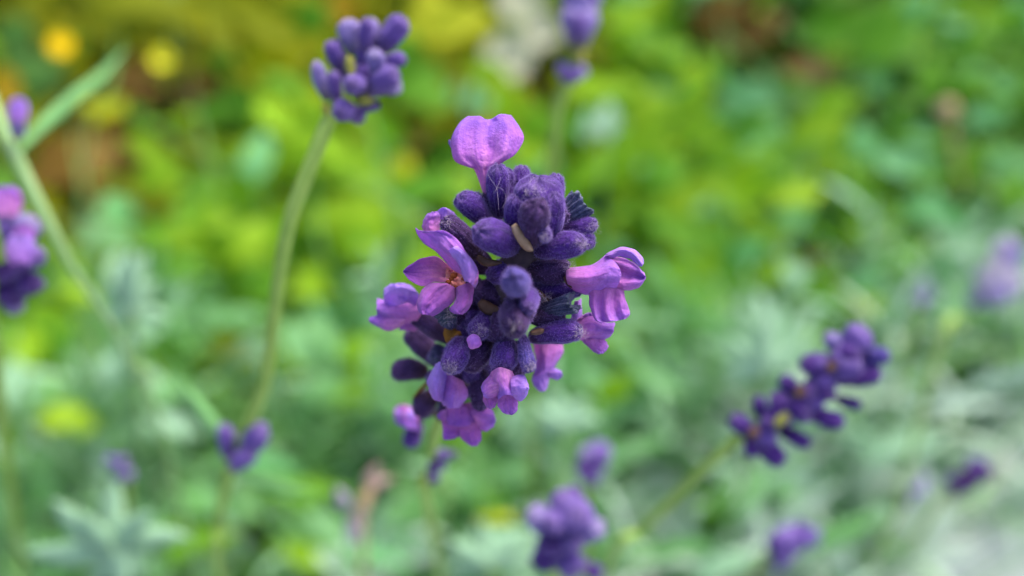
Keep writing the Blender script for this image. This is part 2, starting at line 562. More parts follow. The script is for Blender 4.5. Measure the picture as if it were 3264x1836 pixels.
def withered(parent, b, ends, wpx, d, mat, seed, name='withered_corolla'):
    """a shrivelled corolla: pleated cone that frays into uneven lobes"""
    rg = random.Random(seed)
    base = at(*b)
    tipm = at(*ends)
    ax = tipm - base
    L = ax.length
    z = ax.normalized()
    x = z.orthogonal().normalized()
    y = z.cross(x)
    na, nl = 60, 16
    W = wpx * pxm(d)
    V, F, U = [], [], []
    ph = [rg.uniform(0.82, 1.12) for _ in range(9)]
    for i in range(nl):
        t = i / (nl - 1)
        r = W * (0.27 + 0.28 * t ** 0.8)
        for k in range(na):
            a = 2 * math.pi * k / na
            pl = 0.13 * math.sin(15 * a + 2 * math.sin(3 * t)) + 0.16 * mnoise.noise(Vector((a * 2, t * 3, seed)))
            en = ph[int(k / na * 9) % 9] * (1 + 0.12 * mnoise.noise(Vector((a * 5, seed, 0))))
            tl = t * (1 + (en - 1) * t)
            V.append(base + z * L * tl + (x * math.cos(a) + y * math.sin(a)) * r * (1 + pl))
            U.append((k / na, t))
    for i in range(nl - 1):
        for k in range(na):
            k2 = (k + 1) % na
            F.append((i * na + k, i * na + k2, (i + 1) * na + k2, (i + 1) * na + k))
    # crumpled inner face closes the mouth
    c0 = len(V)
    V.append(base + z * L * 0.8)
    U.append((0.5, 1))
    ring = (nl - 1) * na
    for k in range(na):
        F.append((ring + k, ring + (k + 1) % na, c0))
    mi = [0] * len(F)
    add_hairs(V, F, U, mi, 160, 0.00012, 0.0003, 0.000009, seed, nl, na)
    return link_mesh(name, V, F, [M[mat], M['hair']], parent, org(parent), U, mi)

def tuft(parent, c, rpx, n, seed, mat='hair_pale', name='frayed_hairs', ln=(8, 22)):
    """a tangle of pale hairs round a calyx mouth"""
    rg = random.Random(seed)
    V, F = [], []
    w0 = 0.000010
    for _ in range(int(n * .8)):
        a = rg.random() * 6.28
        rr = rpx * .8 * math.sqrt(rg.random())
        px, py = c[0] + rr * math.cos(a), c[1] + rr * math.sin(a)
        p = at(px, py, c[2] + rg.uniform(-0.06, 0.1))
        b = rg.random() * 6.28
        l = rg.uniform(*ln)
        m = at(px + l * .5 * math.cos(b), py + l * .5 * math.sin(b), c[2] + rg.uniform(-0.08, 0.03))
        b += rg.uniform(-1.2, 1.2)
        q = at(px + l * math.cos(b), py + l * math.sin(b), c[2] + rg.uniform(-0.08, 0.08))
        v, f, _u = tube_geo([p, m, q], [w0, w0 * .9, w0 * .4], 4, 3)
        j = len(V)
        V += v
        F += [tuple(i + j for i in ff) for ff in f]
    ob = link_mesh(name, V, F, M[mat], parent, org(parent))
    ob['kind'] = 'stuff'
    return ob

# ------------------------------------------------------------------ the ground
def ground_h(x, y):
    return 0.012 * mnoise.noise(Vector((x * 4, y * 4, 0.3))) + 0.004 * mnoise.noise(Vector((x * 17, y * 17, 5)))
def sheet(name, xs, ys, hf, mat):
    V = [(x, y, hf(x, y)) for y in ys for x in xs]
    nx = len(xs)
    F = [(j * nx + i, j * nx + i + 1, (j + 1) * nx + i + 1, (j + 1) * nx + i) for j in range(len(ys) - 1) for i in range(nx - 1)]
    o = link_mesh(name, V, F, mat)
    o['kind'] = 'structure'
    return o
M['soil'] = plain_mat('garden_soil', C(.13, .07, .02), C(.26, .15, .045), 22, 0.95, 0.004)
M['paving'] = plain_mat('pale_paving', C(.37, .43, .43), C(.45, .51, .51), 14, 0.85, 0.001)
far = [-80, -40, -20, -10, -5, -3]
xs = far + list(np.linspace(-2, 2, 81)) + [-f for f in far[::-1]]
ys = far + list(np.linspace(-2, 2.5, 91)) + [3.2, 5, 10, 20, 40, 90]
sheet('ground', xs, ys, lambda x, y: ground_h(x, y) if abs(x) < 2.1 and -2.1 < y < 2.6 else 0.0, M['soil'])
# pale paved edge at the lower right of the bed: slabs with open joints
pa = at_h(2420, 1990, 0.02)
pb = at_h(3520, 920, 0.02)
ed = (pb - pa)
ed.z = 0
edn = ed.normalized()
nrm = Vector((edn.y, -edn.x, 0))
paving = thing('paved_path', 'pale stone slab path along the right edge of the bed', 'path', (pa.x, pa.y, 0.0))
del paving['category'], paving['label']
paving['kind'] = 'structure'
for a in range(-5, 9):
    for b in range(0, 4):
        rg = random.Random(a * 31 + b)
        o0 = pa + edn * (a * 0.30) + nrm * (b * 0.30) + Vector((0, 0, 0.0))
        o0.z = 0.03 + rg.uniform(-.002, .002)
        g, e = 0.292, 0.006
        q = [o0, o0 + edn * g, o0 + edn * g + nrm * g, o0 + nrm * g]
        cen = sum(q, Vector()) / 4
        ins = [c + (cen - c).normalized() * e for c in q]
        V = [c - Vector((0, 0, 0.05)) for c in q] + [c - Vector((0, 0, 0.005)) for c in q] + ins
        F = []
        for l in (0, 4):
            for k in range(4):
                F.append((l + k, l + (k + 1) % 4, l + 4 + (k + 1) % 4, l + 4 + k))
        F.append((8, 9, 10, 11))
        link_mesh('slab', V, F, M['paving'], paving, Vector((pa.x, pa.y, 0)), smooth=False)

# ------------------------------------------------------------------ leaf masses
def leaf_template(kind):
    rows = 5
    if kind == 'ovate':
        t = np.linspace(0, 1, rows)
        wv = np.array([.10, .40, .46, .30, .02])
        arch, fold = 0.14, 0.10
    elif kind == 'linear':
        t = np.linspace(0, 1, rows)
        wv = np.array([.045, .07, .075, .06, .008])
        arch, fold = 0.10, 0.02
    V, F = [], []
    for i in range(rows):
        zz = arch * math.sin(math.pi * t[i] * 0.8)
        for s in (-1, 0, 1):
            V.append((s * wv[i], t[i], zz + (fold * abs(s) * wv[i] * 2 if s else 0)))
    for i in range(rows - 1):
        for j in range(2):
            F.append((i * 3 + j, i * 3 + j + 1, i * 3 + j + 4, i * 3 + j + 3))
    return np.array(V), np.array(F)
LT = {k: leaf_template(k) for k in ('ovate', 'linear')}

class LeafMass:
    def __init__(s):
        s.V, s.F, s.n = [], [], 0
    def add(s, kind, pos, dirv, nrmv, length, widthf=1.0):
        T, F = LT[kind]
        y = Vector(dirv).normalized()
        z = Vector(nrmv)
        z = (z - y * z.dot(y))
        if z.length < 1e-5:
            z = y.orthogonal()
        z.normalize()
        x = y.cross(z)
        Mx = np.array([x, y, z])
        P = (T * np.array([length * widthf, length, length])) @ Mx + np.array(pos)
        s.V.append(P)
        s.F.append(F + s.n)
        s.n += len(T)
    def twig(s, p, q, r):
        p, q = Vector(p), Vector(q)
        d = (q - p).normalized()
        x = d.orthogonal().normalized()
        y = d.cross(x)
        P = []
        for c, rr in ((p, r), (q, r * .6)):
            for k in range(4):
                a = k * math.pi / 2
                P.append(c + (x * math.cos(a) + y * math.sin(a)) * rr)
        s.V.append(np.array([tuple(v) for v in P]))
        s.F.append(np.array([(k, (k + 1) % 4, 4 + (k + 1) % 4, 4 + k) for k in range(4)]) + s.n)
        s.n += 8
    def build(s, name, mat, kind='stuff', parent=None):
        if not s.V:
            return None
        V = np.concatenate(s.V)
        F = np.concatenate(s.F)
        if parent is not None:
            V = V - np.array(org(parent))
        me = bpy.data.meshes.new(name)
        me.vertices.add(len(V))
        me.vertices.foreach_set('co', V.astype(np.float32).ravel())
        me.loops.add(F.size)
        me.loops.foreach_set('vertex_index', F.astype(np.int32).ravel())
        me.polygons.add(len(F))
        me.polygons.foreach_set('loop_start', np.arange(0, F.size, 4, dtype=np.int32))
        me.polygons.foreach_set('loop_total', np.full(len(F), 4, dtype=np.int32))
        me.polygons.foreach_set('use_smooth', np.ones(len(F), dtype=bool))
        me.materials.append(mat)
        me.update(calc_edges=True)
        o = bpy.data.objects.new(name, me)
        COL.objects.link(o)
        if kind:
            o['kind'] = kind
        if parent is not None:
            o.parent = parent
        return o

MASS = {k: LeafMass() for k in ('lime', 'bright', 'mid', 'dark', 'teal', 'olive', 'silver', 'silver_bright', 'silver_veiled', 'yellowleaf', 'brownleaf')}
def sstep(a, b, x):
    t = min(1, max(0, (x - a) / (b - a)))
    return t * t * (3 - 2 * t)
def rvec(rg, s=1.0):
    return Vector((rg.uniform(-s, s), rg.uniform(-s, s), rg.uniform(-s, s)))
def ell(px, py, cx, cy, rx, ry):
    return ((px - cx) / rx) ** 2 + ((py - cy) / ry) ** 2 < 1

def plan(px, py, rg):
    """which plant grows here (planting plan of the bed), None for bare soil"""
    for e in ((500, 290, 290, 170), (270, 540, 180, 220), (160, 230, 150, 170), (2370, 150, 220, 160), (2600, 240, 110, 80), (1670, 170, 170, 170), (1640, 280, 130, 90), (2590, 225, 90, 50), (1330, 60, 60, 60), (1010, 880, 90, 130), (2820, 420, 90, 60)):
        if ell(px, py, *e) and rg.random() < 0.9:
            return None
    t = py / 1836 + (px - 1632) / 3264 * 0.30
    sv = sstep(0.48, 0.80, t)
    if rg.random() < sv * 0.85:
        return 'silver'
    if px < 1900 and rg.random() < 0.85 * (1 - sstep(260, 760 - px * .15, py)):
        return 'olive'
    if px > 2350 and rg.random() < sstep(2250, 2600, px) * 0.8:
        return rg.choice(['dark', 'dark', 'mid', 'mid', 'teal'])
    return rg.choice(['lime', 'lime', 'mid', 'mid', 'teal', 'bright'])

rg = random.Random(21)
for _ in range(13000):
    x, y = rg.uniform(-1.15, 1.15), rg.uniform(-0.12, 1.7)
    px, py, dd = proj((x, y, 0.09))
    off_path = (Vector((x, y, 0)) - Vector((pa.x, pa.y, 0))).dot(nrm)
    if off_path > -0.01 and not (off_path < 0.10 and rg.random() < .32 * (1 - off_path / .10)):
        continue
    if py > 2300 and rg.random() < 0.6:
        continue
    k = plan(px, py, rg) if off_path < -.01 else 'silver'
    if k is None:
        continue
    g = ground_h(x, y)
    base = Vector((x, y, g - 0.004))
    if k == 'silver':
        # a narrow-leaved shoot
        h = rg.uniform(0.06, 0.19)
        top = base + Vector((rg.uniform(-.03, .03), rg.uniform(-.03, .03), h))
        MASS['silver'].twig(base, top, 0.0012)
        for q in range(rg.randint(14, 22)):
            f = rg.uniform(0.35, 1.0)
            p = base.lerp(top, f)
            dv = Vector((rg.uniform(-1, 1), rg.uniform(-1, 1), rg.uniform(0.15, 1.1)))
            MASS['silver_veiled' if rg.random() < 1.0 * sstep(.42, .85, (px - 1632) / 1632 * .55 + (py - 918) / 918 * .55) else 'silver' if rg.random() < .72 - .5 * sstep(1900, 2600, px) else 'silver_bright'].add('linear', p, dv, Vector((0, 0, 1)) + rvec(rg, .5), rg.uniform(0.026, 0.046), rg.uniform(0.6, 1.1))  # leaves pale towards the lower right: lens glow put into leaf colour
    else:
        h = rg.uniform(0.03, 0.13) if _ % 3 else rg.uniform(0.015, 0.05)
        top = base + Vector((rg.uniform(-.02, .02), rg.uniform(-.02, .02), h))
        MASS[k].twig(base, top, 0.001)
        for q in range(rg.randint(7, 12)):
            f = rg.uniform(0.3, 1.0)
            p = base.lerp(top, f)
            dv = Vector((rg.uniform(-1, 1), rg.uniform(-1, 1), rg.uniform(-0.1, 0.5)))
            MASS[k].add('ovate', p, dv, Vector((0, -0.25, 1)) + rvec(rg, .6), rg.uniform(0.014, 0.032), rg.uniform(0.6, 1.0))

# leaves that can be told apart as patches in the photograph: photo place, height above ground, size in photo px, slant, kind
LEAVES = [
 # upper left
 (480, 260, .08, 300, 160, 10, 'brownleaf'), (270, 520, .09, 240, 200, 40, 'brownleaf'), (360, 400, .08, 240, 160, -30, 'brownleaf'), (620, 300, .08, 200, 140, 20, 'brownleaf'), (2370, 110, .10, 260, 160, 10, 'brownleaf'), (2560, 220, .10, 200, 90, -10, 'brownleaf'), (2300, 60, .10, 200, 120, 30, 'brownleaf'),
 (480, 20, .15, 300, 110, 10, 'olive'), (720, 30, .15, 260, 110, -20, 'olive'), (350, 55, .12, 180, 90, 20, 'olive'), (870, 90, .15, 300, 150, -30, 'olive'),
 (900, 210, .12, 240, 160, 30, 'olive'), (1000, 60, .12, 160, 110, 60, 'mid'), (640, 70, .12, 200, 90, 0, 'olive'), (130, 250, .08, 160, 200, 60, 'dark'), (60, 120, .08, 160, 160, 60, 'dark'),
 (885, 385, .16, 230, 110, -50, 'bright'), (985, 335, .16, 100, 90, 20, 'bright'), (830, 500, .17, 210, 90, 80, 'teal'), (480, 480, .15, 170, 90, -20, 'lime'),
 (610, 480, .12, 120, 40, -25, 'olive'), (675, 365, .1, 120, 80, 70, 'mid'), (500, 560, .14, 160, 90, 30, 'lime'), (950, 480, .14, 200, 120, 50, 'lime'),
 (780, 610, .15, 190, 120, 20, 'lime'), (330, 355, .17, 110, 70, 35, 'yellowleaf'), (770, 330, .1, 180, 120, -40, 'mid'),
 # upper middle
 (1450, 75, .14, 280, 150, 10, 'yellowleaf'), (1420, 150, .12, 200, 110, -40, 'olive'), (1300, 180, .12, 200, 110, 80, 'mid'), (1500, 320, .20, 130, 60, 85, 'teal'), (1622, 330, .15, 170, 100, 80, 'bright'),
 (2010, 65, .15, 150, 95, 50, 'bright'), (1890, 285, .17, 210, 70, -15, 'bright'), (1935, 385, .21, 150, 75, 88, 'silver_bright'), (1850, 390, .12, 210, 120, 80, 'mid'),
 (1680, 495, .15, 110, 90, 30, 'bright'), (1340, 290, .13, 200, 140, 20, 'mid'), (1275, 530, .14, 90, 60, 40, 'yellowleaf'), (1330, 440, .12, 120, 60, -10, 'brownleaf'), (2120, 550, .14, 170, 130, 20, 'mid'),
 (1240, 420, .13, 190, 120, -40, 'lime'), (1180, 560, .14, 220, 130, -25, 'lime'), (1330, 610, .14, 200, 110, 30, 'mid'), (1130, 690, .15, 220, 110, 20, 'bright'), (1060, 480, .15, 170, 90, -50, 'bright'),
 (1560, 240, .12, 190, 90, -20, 'bright'), (1700, 400, .13, 180, 110, 60, 'lime'), (2060, 360, .14, 200, 110, 50, 'lime'), (1990, 520, .13, 200, 130, 60, 'lime'), (1880, 560, .13, 190, 120, 30, 'lime'),
 # upper right
 (2660, 105, .12, 250, 130, 0, 'mid'), (2830, 145, .14, 240, 160, 20, 'mid'), (2785, 65, .14, 120, 90, 20, 'mid'), (2930, 25, .18, 120, 55, 75, 'teal'), (3126, 30, .13, 190, 60, -15, 'lime'),
 (3105, 150, .12, 150, 80, 10, 'mid'), (3085, 275, .13, 120, 70, 40, 'mid'), (3198, 280, .16, 80, 60, -50, 'teal'), (3147, 375, .16, 110, 70, -50, 'teal'), (3220, 530, .16, 110, 90, 20, 'silver'),
 (2218, 300, .14, 140, 90, 80, 'lime'), (2412, 312, .14, 200, 100, -20, 'teal'), (2640, 330, .14, 170, 90, 20, 'lime'), (2598, 414, .15, 220, 110, 10, 'lime'), (2755, 448, .17, 120, 70, -40, 'teal'),
 (2852, 530, .14, 160, 100, -50, 'teal'), (2303, 500, .14, 190, 80, 10, 'lime'), (2280, 590, .14, 180, 90, -10, 'lime'), (2480, 510, .12, 200, 110, -60, 'mid'), (2390, 400, .13, 170, 90, 30, 'mid'),
 (2960, 260, .12, 170, 100, 80, 'mid'), (2230, 420, .13, 190, 90, -20, 'lime'),
 # right
 (2545, 630, .16, 190, 60, 10, 'bright'), (2514, 700, .14, 120, 80, 0, 'teal'), (2345, 645, .14, 150, 100, -40, 'lime'), (2460, 748, .14, 140, 80, 20, 'lime'), (2738, 748, .14, 100, 80, 30, 'lime'),
 (3004, 680, .22, 190, 55, -52, 'teal'), (2539, 885, .19, 100, 70, 80, 'silver_bright'), (2598, 815, .14, 90, 40, 5, 'brownleaf'), (2632, 945, .16, 180, 80, 20, 'mid'), (2759, 970, .16, 120, 60, 5, 'bright'),
 (2767, 890, .17, 110, 60, -10, 'teal'), (2446, 1030, .2, 230, 50, -78, 'silver_bright'), (2408, 1140, .2, 260, 60, -30, 'silver_bright'), (2280, 1034, .19, 180, 50, -30, 'silver'), (2556, 1080, .15, 160, 100, 40, 'lime'),
 (2200, 760, .14, 190, 120, -50, 'mid'), (2320, 860, .14, 200, 110, -40, 'mid'), (2380, 800, .15, 160, 90, 30, 'teal'), (2480, 870, .15, 150, 80, 40, 'lime'), (2150, 880, .15, 190, 100, 30, 'lime'), (2240, 960, .15, 180, 90, -30, 'mid'),
 (2880, 830, .13, 180, 110, 30, 'mid'), (2880, 1000, .18, 200, 60, 25, 'silver'), (3030, 980, .18, 200, 70, 80, 'silver'), (3020, 860, .15, 150, 80, 20, 'teal'), (2180, 640, .13, 180, 120, 30, 'lime'),
 # left
 (418, 890, .22, 210, 90, 80, 'silver_bright'), (270, 940, .19, 150, 45, -20, 'bright'), (425, 1075, .2, 200, 70, 50, 'silver_bright'), (350, 1175, .2, 110, 55, 80, 'silver_bright'), (148, 1013, .17, 130, 70, -20, 'lime'),
 (498, 760, .15, 140, 100, 40, 'lime'), (697, 709, .16, 140, 80, 20, 'lime'), (591, 850, .15, 140, 90, 30, 'mid'), (802, 772, .16, 200, 130, 70, 'lime'), (950, 1100, .2, 220, 90, -60, 'silver'), (800, 900, .14, 150, 90, 40, 'mid'),
 (620, 700, .13, 190, 110, -50, 'mid'), (340, 760, .19, 200, 60, -30, 'silver'), (730, 1010, .18, 220, 60, -15, 'silver'), (1150, 760, .15, 200, 120, 20, 'lime'), (1010, 1240, .18, 190, 60, 30, 'silver'), (1140, 1110, .14, 150, 100, 30, 'bright'),
 (1080, 930, .10, 160, 110, 40, 'dark'), (700, 1110, .12, 200, 90, 20, 'olive'),
 # lower
 (203, 1330, .17, 170, 100, 20, 'bright'), (40, 1220, .22, 200, 60, 85, 'silver_bright'), (508, 1250, .2, 160, 60, 40, 'silver'), (548, 1355, .2, 150, 50, -40, 'silver_bright'), (1143, 1255, .17, 170, 110, 30, 'lime'), (1190, 1765, .22, 210, 50, -30, 'teal'), (965, 1775, .18, 190, 80, -40, 'lime'),
 (1766, 1320, .2, 240, 70, -10, 'silver_bright'), (1483, 1540, .2, 120, 60, 80, 'silver'), (1645, 1509, .2, 110, 50, 80, 'silver'), (1584, 1735, .22, 270, 100, 10, 'silver_bright'), (1564, 1594, .14, 200, 110, -40, 'mid'), (960, 1560, .21, 260, 60, 3, 'mid'), (870, 1480, .2, 220, 60, -20, 'teal'),
 (2388, 1151, .2, 200, 55, 60, 'silver_bright'), (2860, 1415, .2, 260, 60, 30, 'silver_bright'), (2403, 1557, .21, 230, 60, 60, 'silver'), (2300, 1600, .14, 170, 110, 50, 'mid'), (1590, 1650, .22, 130, 28, 0, 'yellowleaf'), (1950, 1240, .17, 180, 90, 40, 'lime'), (2090, 1210, .18, 200, 60, -40, 'silver'), (2000, 1440, .18, 220, 60, 30, 'silver'),
 (700, 1600, .18, 220, 70, -30, 'silver'), (620, 1730, .18, 200, 80, 30, 'lime'), (1060, 1690, .17, 220, 70, -40, 'silver'), (2150, 1750, .2, 260, 60, 15, 'silver'), (2700, 1700, .2, 260, 50, 30, 'silver'), (2330, 1800, .2, 240, 50, 25, 'silver_bright'), (1330, 1620, .18, 200, 60, 30, 'silver'), (1480, 1380, .16, 160, 80, 20, 'lime'),
]
rg = random.Random(5)
for (px, py, h, L, W, ang, k) in LEAVES:
    for rep in range(5):
        jx, jy = (0, 0) if rep == 0 else (rg.uniform(-.5, .5) * L, rg.uniform(-.5, .5) * W)
        c = at_h(px + jx, py + jy, h + (0 if rep == 0 else rg.uniform(-.035, -.005)))
        q = at_h(px + jx + math.cos(math.radians(ang)) * 10, py + jy - math.sin(math.radians(ang)) * 10, h)
        dcm = proj(c)[2] * 100
        sc = pxm(dcm)
        toc = (CAMLOC - c).normalized()
        r_ = CAMM @ Vector((math.cos(math.radians(ang)), math.sin(math.radians(ang)), 0))
        nz = (toc + Vector((0, 0, 0.7)) + rvec(rg, .35)).normalized()
        dv = (r_ - nz * r_.dot(nz)).normalized()
        ln = L * sc * (0.85 if rep == 0 else rg.uniform(.35, .65))
        narrow = W / L < 0.42
        p0 = c - dv * ln * 0.5
        MASS[k].add('linear' if narrow else 'ovate', p0, dv, nz, ln, (W / L) / (0.15 if narrow else 0.9))
        if rep == 0:
            foot = Vector((p0.x + rg.uniform(-.02, .02), p0.y + rg.uniform(-.02, .02), 0.0))
            foot.z = ground_h(foot.x, foot.y) - 0.003
            MASS[k].twig(foot, p0, 0.0011)

MASS['grass'] = LeafMass()
rg = random.Random(88)
for _ in range(420):
    px, py = rg.uniform(-300, 3560), rg.uniform(250, 2100)
    if rg.random() > .25 + .75 * sstep(500, 1300, py):
        continue
    p = at_h(px, py, .02)
    dv = Vector((rg.uniform(-.8, .8), rg.uniform(-.9, .5), rg.uniform(.5, 1.1)))
    MASS['grass'].add('linear', p, dv, Vector((0, -1, .3)) + rvec(rg, .6), rg.uniform(.10, .22), rg.uniform(.10, .2))
M['grass'] = leaf_mat('pale_grass', C(.14, .34, .10), C(.21, .42, .16), C(.28, .46, .22), 0.35, .7)
NAMES = {'grass': 'thin_grass', 'lime': 'lime_green_foliage', 'bright': 'bright_green_foliage', 'mid': 'green_foliage', 'dark': 'dark_green_foliage', 'teal': 'bluish_green_foliage', 'olive': 'olive_foliage',
         'silver': 'lavender_foliage', 'silver_bright': 'pale_lavender_foliage', 'silver_veiled': 'veil_whitened_lavender_foliage', 'yellowleaf': 'yellowing_foliage', 'brownleaf': 'dry_brown_leaves'}
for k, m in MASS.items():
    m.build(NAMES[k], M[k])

# ------------------------------------------------------------------ the lavender in focus
z1 = lambda x, y: (x / 3.41 + 1160, y / 3.41 + 640)
z2 = lambda x, y: (x / 3.019 + 1400, y / 3.019 + 350)
z3 = lambda x, y: (x / 3.714 + 1660, y / 3.714 + 760)
z5 = lambda x, y: (x / 3.37 + 1200, y / 3.37 + 1000)
z6 = lambda x, y: (x / 4.14 + 1480, y / 4.14 + 1080)

def ground_pt(px, py):
    p = at_h(px, py, 0.0)
    p.z = ground_h(p.x, p.y) - 0.004
    return p

gp = ground_pt(1470, 1600)
hero = thing('lavender_stalk', 'large sharp lavender flower head with open lilac petals in the middle', 'lavender', gp, 'lavender flower stalks')
tube('stem', [at(1412, 1325, 9.9), at(1392, 1370, 10.6), at(1380, 1425, 12.2), at(1378, 1475, 15.5), at(1400, 1530, 22), gp],
     [.00080, .0008, .0007, .0007, .0007, .0008], M['stem'], hero, 12, 8, 0.12)
tube('flower_axis', [at(1712, 690, 8.35), at(1672, 800, 8.35), at(1620, 920, 8.55), at(1560, 1040, 8.8), at(1490, 1170, 9.2), at(1412, 1325, 9.9)],
     [.0006, .0018, .0024, .0024, .0020, .0011], M['rachis'], hero, 14, 6)

tube('pedicel', [at(1425, 1300, 9.8), at(1375, 1318, 10.3), at(1334, 1334, 10.8)], [.0005, .0004, .0004], M['rachis'], hero, 8, 5)
BUDS = [
 ((1592, 715, 8.5), (1547, 622, 8.24), 52, 'calyx_dark', {}),  # base, tip (photo x, y, distance cm), width px, skin, keywords
 ((1592, 690, 8.35), (1588, 528, 8.02), 74, 'calyx', {}),
 ((1618, 680, 8.5), (1614, 540, 8.3), 56, 'calyx', {}),
 ((1650, 665, 8.5), (1664, 530, 8.45), 62, 'calyx', {}),
 ((1758, 700, 8.3), (1771, 557, 8.2), 60, 'calyx', {}),
 ((1700, 770, 8.2), (1700, 570, 7.85), 160, 'calyx', dict(lump=0.2, rib_amp=.05)),
 ((1738, 780, 8.1), (1764, 618, 7.75), 78, 'calyx', {}),
 ((1652, 760, 8.1), (1650, 628, 7.8), 72, 'calyx', {}),
 ((1696, 775, 7.95), (1712, 655, 7.45), 104, 'calyx_dark', dict(lump=0.18)),
 ((1774, 735, 8.35), (1900, 712, 8.25), 58, 'calyx', {}),
 ((1770, 780, 8.4), (1893, 768, 8.25), 66, 'calyx', {}),
 ((1712, 800, 8.1), (1858, 778, 7.75), 88, 'calyx', {}),
 ((1738, 765, 8.0), (1738, 735, 7.6), 40, 'calyx', {}),
 ((1556, 712, 8.3), (1462, 630, 8.05), 78, 'calyx', {}),
 ((1540, 690, 8.5), (1512, 615, 8.45), 46, 'calyx_teal', {}),
 ((1638, 790, 8.2), (1524, 738, 7.65), 104, 'calyx', dict(lump=0.12)),
 ((1530, 820, 8.2), (1416, 700, 7.98), 74, 'calyx_dark', {}),
 ((1560, 860, 8.5), (1480, 800, 8.3), 90, 'calyx_dark', {}),
 ((1650, 915, 8.0), (1633, 882, 6.95), 86, 'calyx_blue', dict(rib_amp=.02)),
 ((1665, 950, 8.1), (1642, 1045, 7.35), 100, 'calyx_dark', {}),
 ((1690, 930, 8.2), (1680, 985, 7.4), 60, 'calyx', {}),
 ((1660, 920, 8.3), (1660, 1010, 7.7), 100, 'calyx_dark', {}),
 ((1680, 865, 8.3), (1812, 850, 8.15), 84, 'calyx_dark', {}),
 ((1690, 930, 8.4), (1850, 930, 8.25), 52, 'calyx', {}),
 ((1690, 1010, 8.3), (1800, 1012, 8.25), 84, 'calyx_dark', {}),
 ((1690, 1075, 8.3), (1850, 1056, 8.1), 78, 'calyx', {}),
 ((1700, 990, 8.5), (1790, 900, 8.45), 70, 'calyx_dark', {}),
 ((1666, 1070, 8.15), (1690, 1182, 7.98), 50, 'calyx_blue', {}),
 ((1566, 1000, 8.5), (1522, 1066, 8.12), 78, 'calyx', {}),
 ((1476, 1085, 8.45), (1434, 1180, 8.1), 78, 'calyx', {}),
 ((1560, 1080, 8.6), (1482, 1172, 8.35), 90, 'calyx_dark', {}),
 ((1520, 1150, 8.9), (1528, 1304, 8.75), 66, 'calyx_dark', {}),
 ((1612, 1070, 8.4), (1590, 1178, 8.1), 86, 'calyx', {}),
 ((1650, 1090, 8.5), (1640, 1200, 8.35), 70, 'calyx_dark', {}),
 ((1445, 1085, 9.0), (1310, 1000, 8.95), 78, 'calyx_dark', {}),
 ((1400, 1160, 9.3), (1298, 1058, 9.35), 72, 'calyx_dark', {}),
 ((1365, 1184, 9.5), (1250, 1188, 9.5), 74, 'calyx_dark', {}),
 ((1384, 1246, 9.6), (1340, 1325, 9.7), 72, 'calyx_dark', {}),
 ((1400, 1100, 9.1), (1378, 1150, 8.95), 46, 'calyx_teal', {}),
 ((1600, 900, 8.6), (1545, 965, 8.35), 100, 'calyx_dark', {}),  # inner buds take dark skin: shade inside the head put into colour
 ((1560, 940, 8.6), (1470, 900, 8.45), 80, 'calyx_dark', {}),
 ((1540, 1010, 8.7), (1440, 1010, 8.5), 70, 'calyx_dark', {}),
 ((1600, 990, 8.4), (1590, 1085, 8.2), 96, 'calyx_dark', {}),
 ((1500, 1120, 8.9), (1440, 1230, 8.9), 80, 'calyx_dark', {}),
 ((1440, 1240, 9.4), (1420, 1330, 9.4), 70, 'calyx_dark', {}),
 ((1330, 1330, 10.8), (1306, 1420, 10.9), 62, 'calyx', {}),
 ((1470, 1200, 9.3), (1380, 1230, 9.4), 60, 'calyx_dark', {}),
]
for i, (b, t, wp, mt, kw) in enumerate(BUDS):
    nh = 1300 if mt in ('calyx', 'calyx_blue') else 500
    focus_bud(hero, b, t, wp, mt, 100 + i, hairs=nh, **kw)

rg = random.Random(77)
AXP = [(1700, 720, 8.45), (1672, 800, 8.5), (1640, 870, 8.6), (1605, 940, 8.7), (1575, 1010, 8.8), (1540, 1070, 8.95), (1500, 1140, 9.15), (1460, 1220, 9.45)]
for i in range(76):
    q = rg.uniform(0, len(AXP) - 1.001)
    a, b_ = AXP[int(q)], AXP[int(q) + 1]
    fr = q - int(q)
    bx, by, bd = [a[k] + (b_[k] - a[k]) * fr for k in range(3)]
    an = rg.uniform(-.5, 3.7) if i % 4 else rg.uniform(3.6, 5.8)
    ln = rg.uniform(85, 115) * (8.4 / bd)
    focus_bud(hero, (bx, by, bd), (bx + math.cos(an) * ln, by + math.sin(an) * ln * .9, bd + rg.uniform(-.45, .12)), rg.uniform(58, 76), 'calyx' if i % 2 else 'calyx_dark', 300 + i, hairs=500)
withered(hero, (1780, 705, 8.3), (1862, 640, 8.28), 84, 8.3, 'calyx_teal', 3)
withered(hero, (1722, 992, 8.25), (1826, 966, 8.05), 58, 8.15, 'calyx_teal', 5)
withered(hero, (1440, 1040, 8.5), (1420, 1000, 8.25), 56, 8.4, 'calyx_teal', 8)

bract(hero, [(1636, 716), (1655, 745), (1680, 785), (1700, 800)], 34, 'bract', 7.74, seed=1)
bract(hero, [(1520, 818), (1550, 836), (1600, 838)], 26, 'bract_brown', 7.98, seed=2)
bract(hero, [(1430, 1040), (1436, 1068), (1428, 1098)], 46, 'bract_ochre', 8.45, seed=3)
bract(hero, [(1470, 1062), (1450, 1072), (1425, 1085)], 30, 'bract_ochre', 8.43, seed=7)
bract(hero, [(1528, 960), (1560, 985), (1600, 990)], 40, 'bract_brown', 8.25, seed=4)
bract(hero, [(1712, 924), (1730, 942), (1752, 962)], 14, 'bract_brown', 8.2, seed=5)
bract(hero, [(1372, 1208), (1345, 1238), (1316, 1268)], 12, 'bract_ochre', 9.55, seed=6)
bract(hero, [(1800, 880), (1815, 900), (1822, 918)], 24, 'bract_brown', 8.1, seed=9)
bract(hero, [(1690, 1062), (1720, 1056), (1735, 1050)], 20, 'bract_brown', 8.08, seed=10)
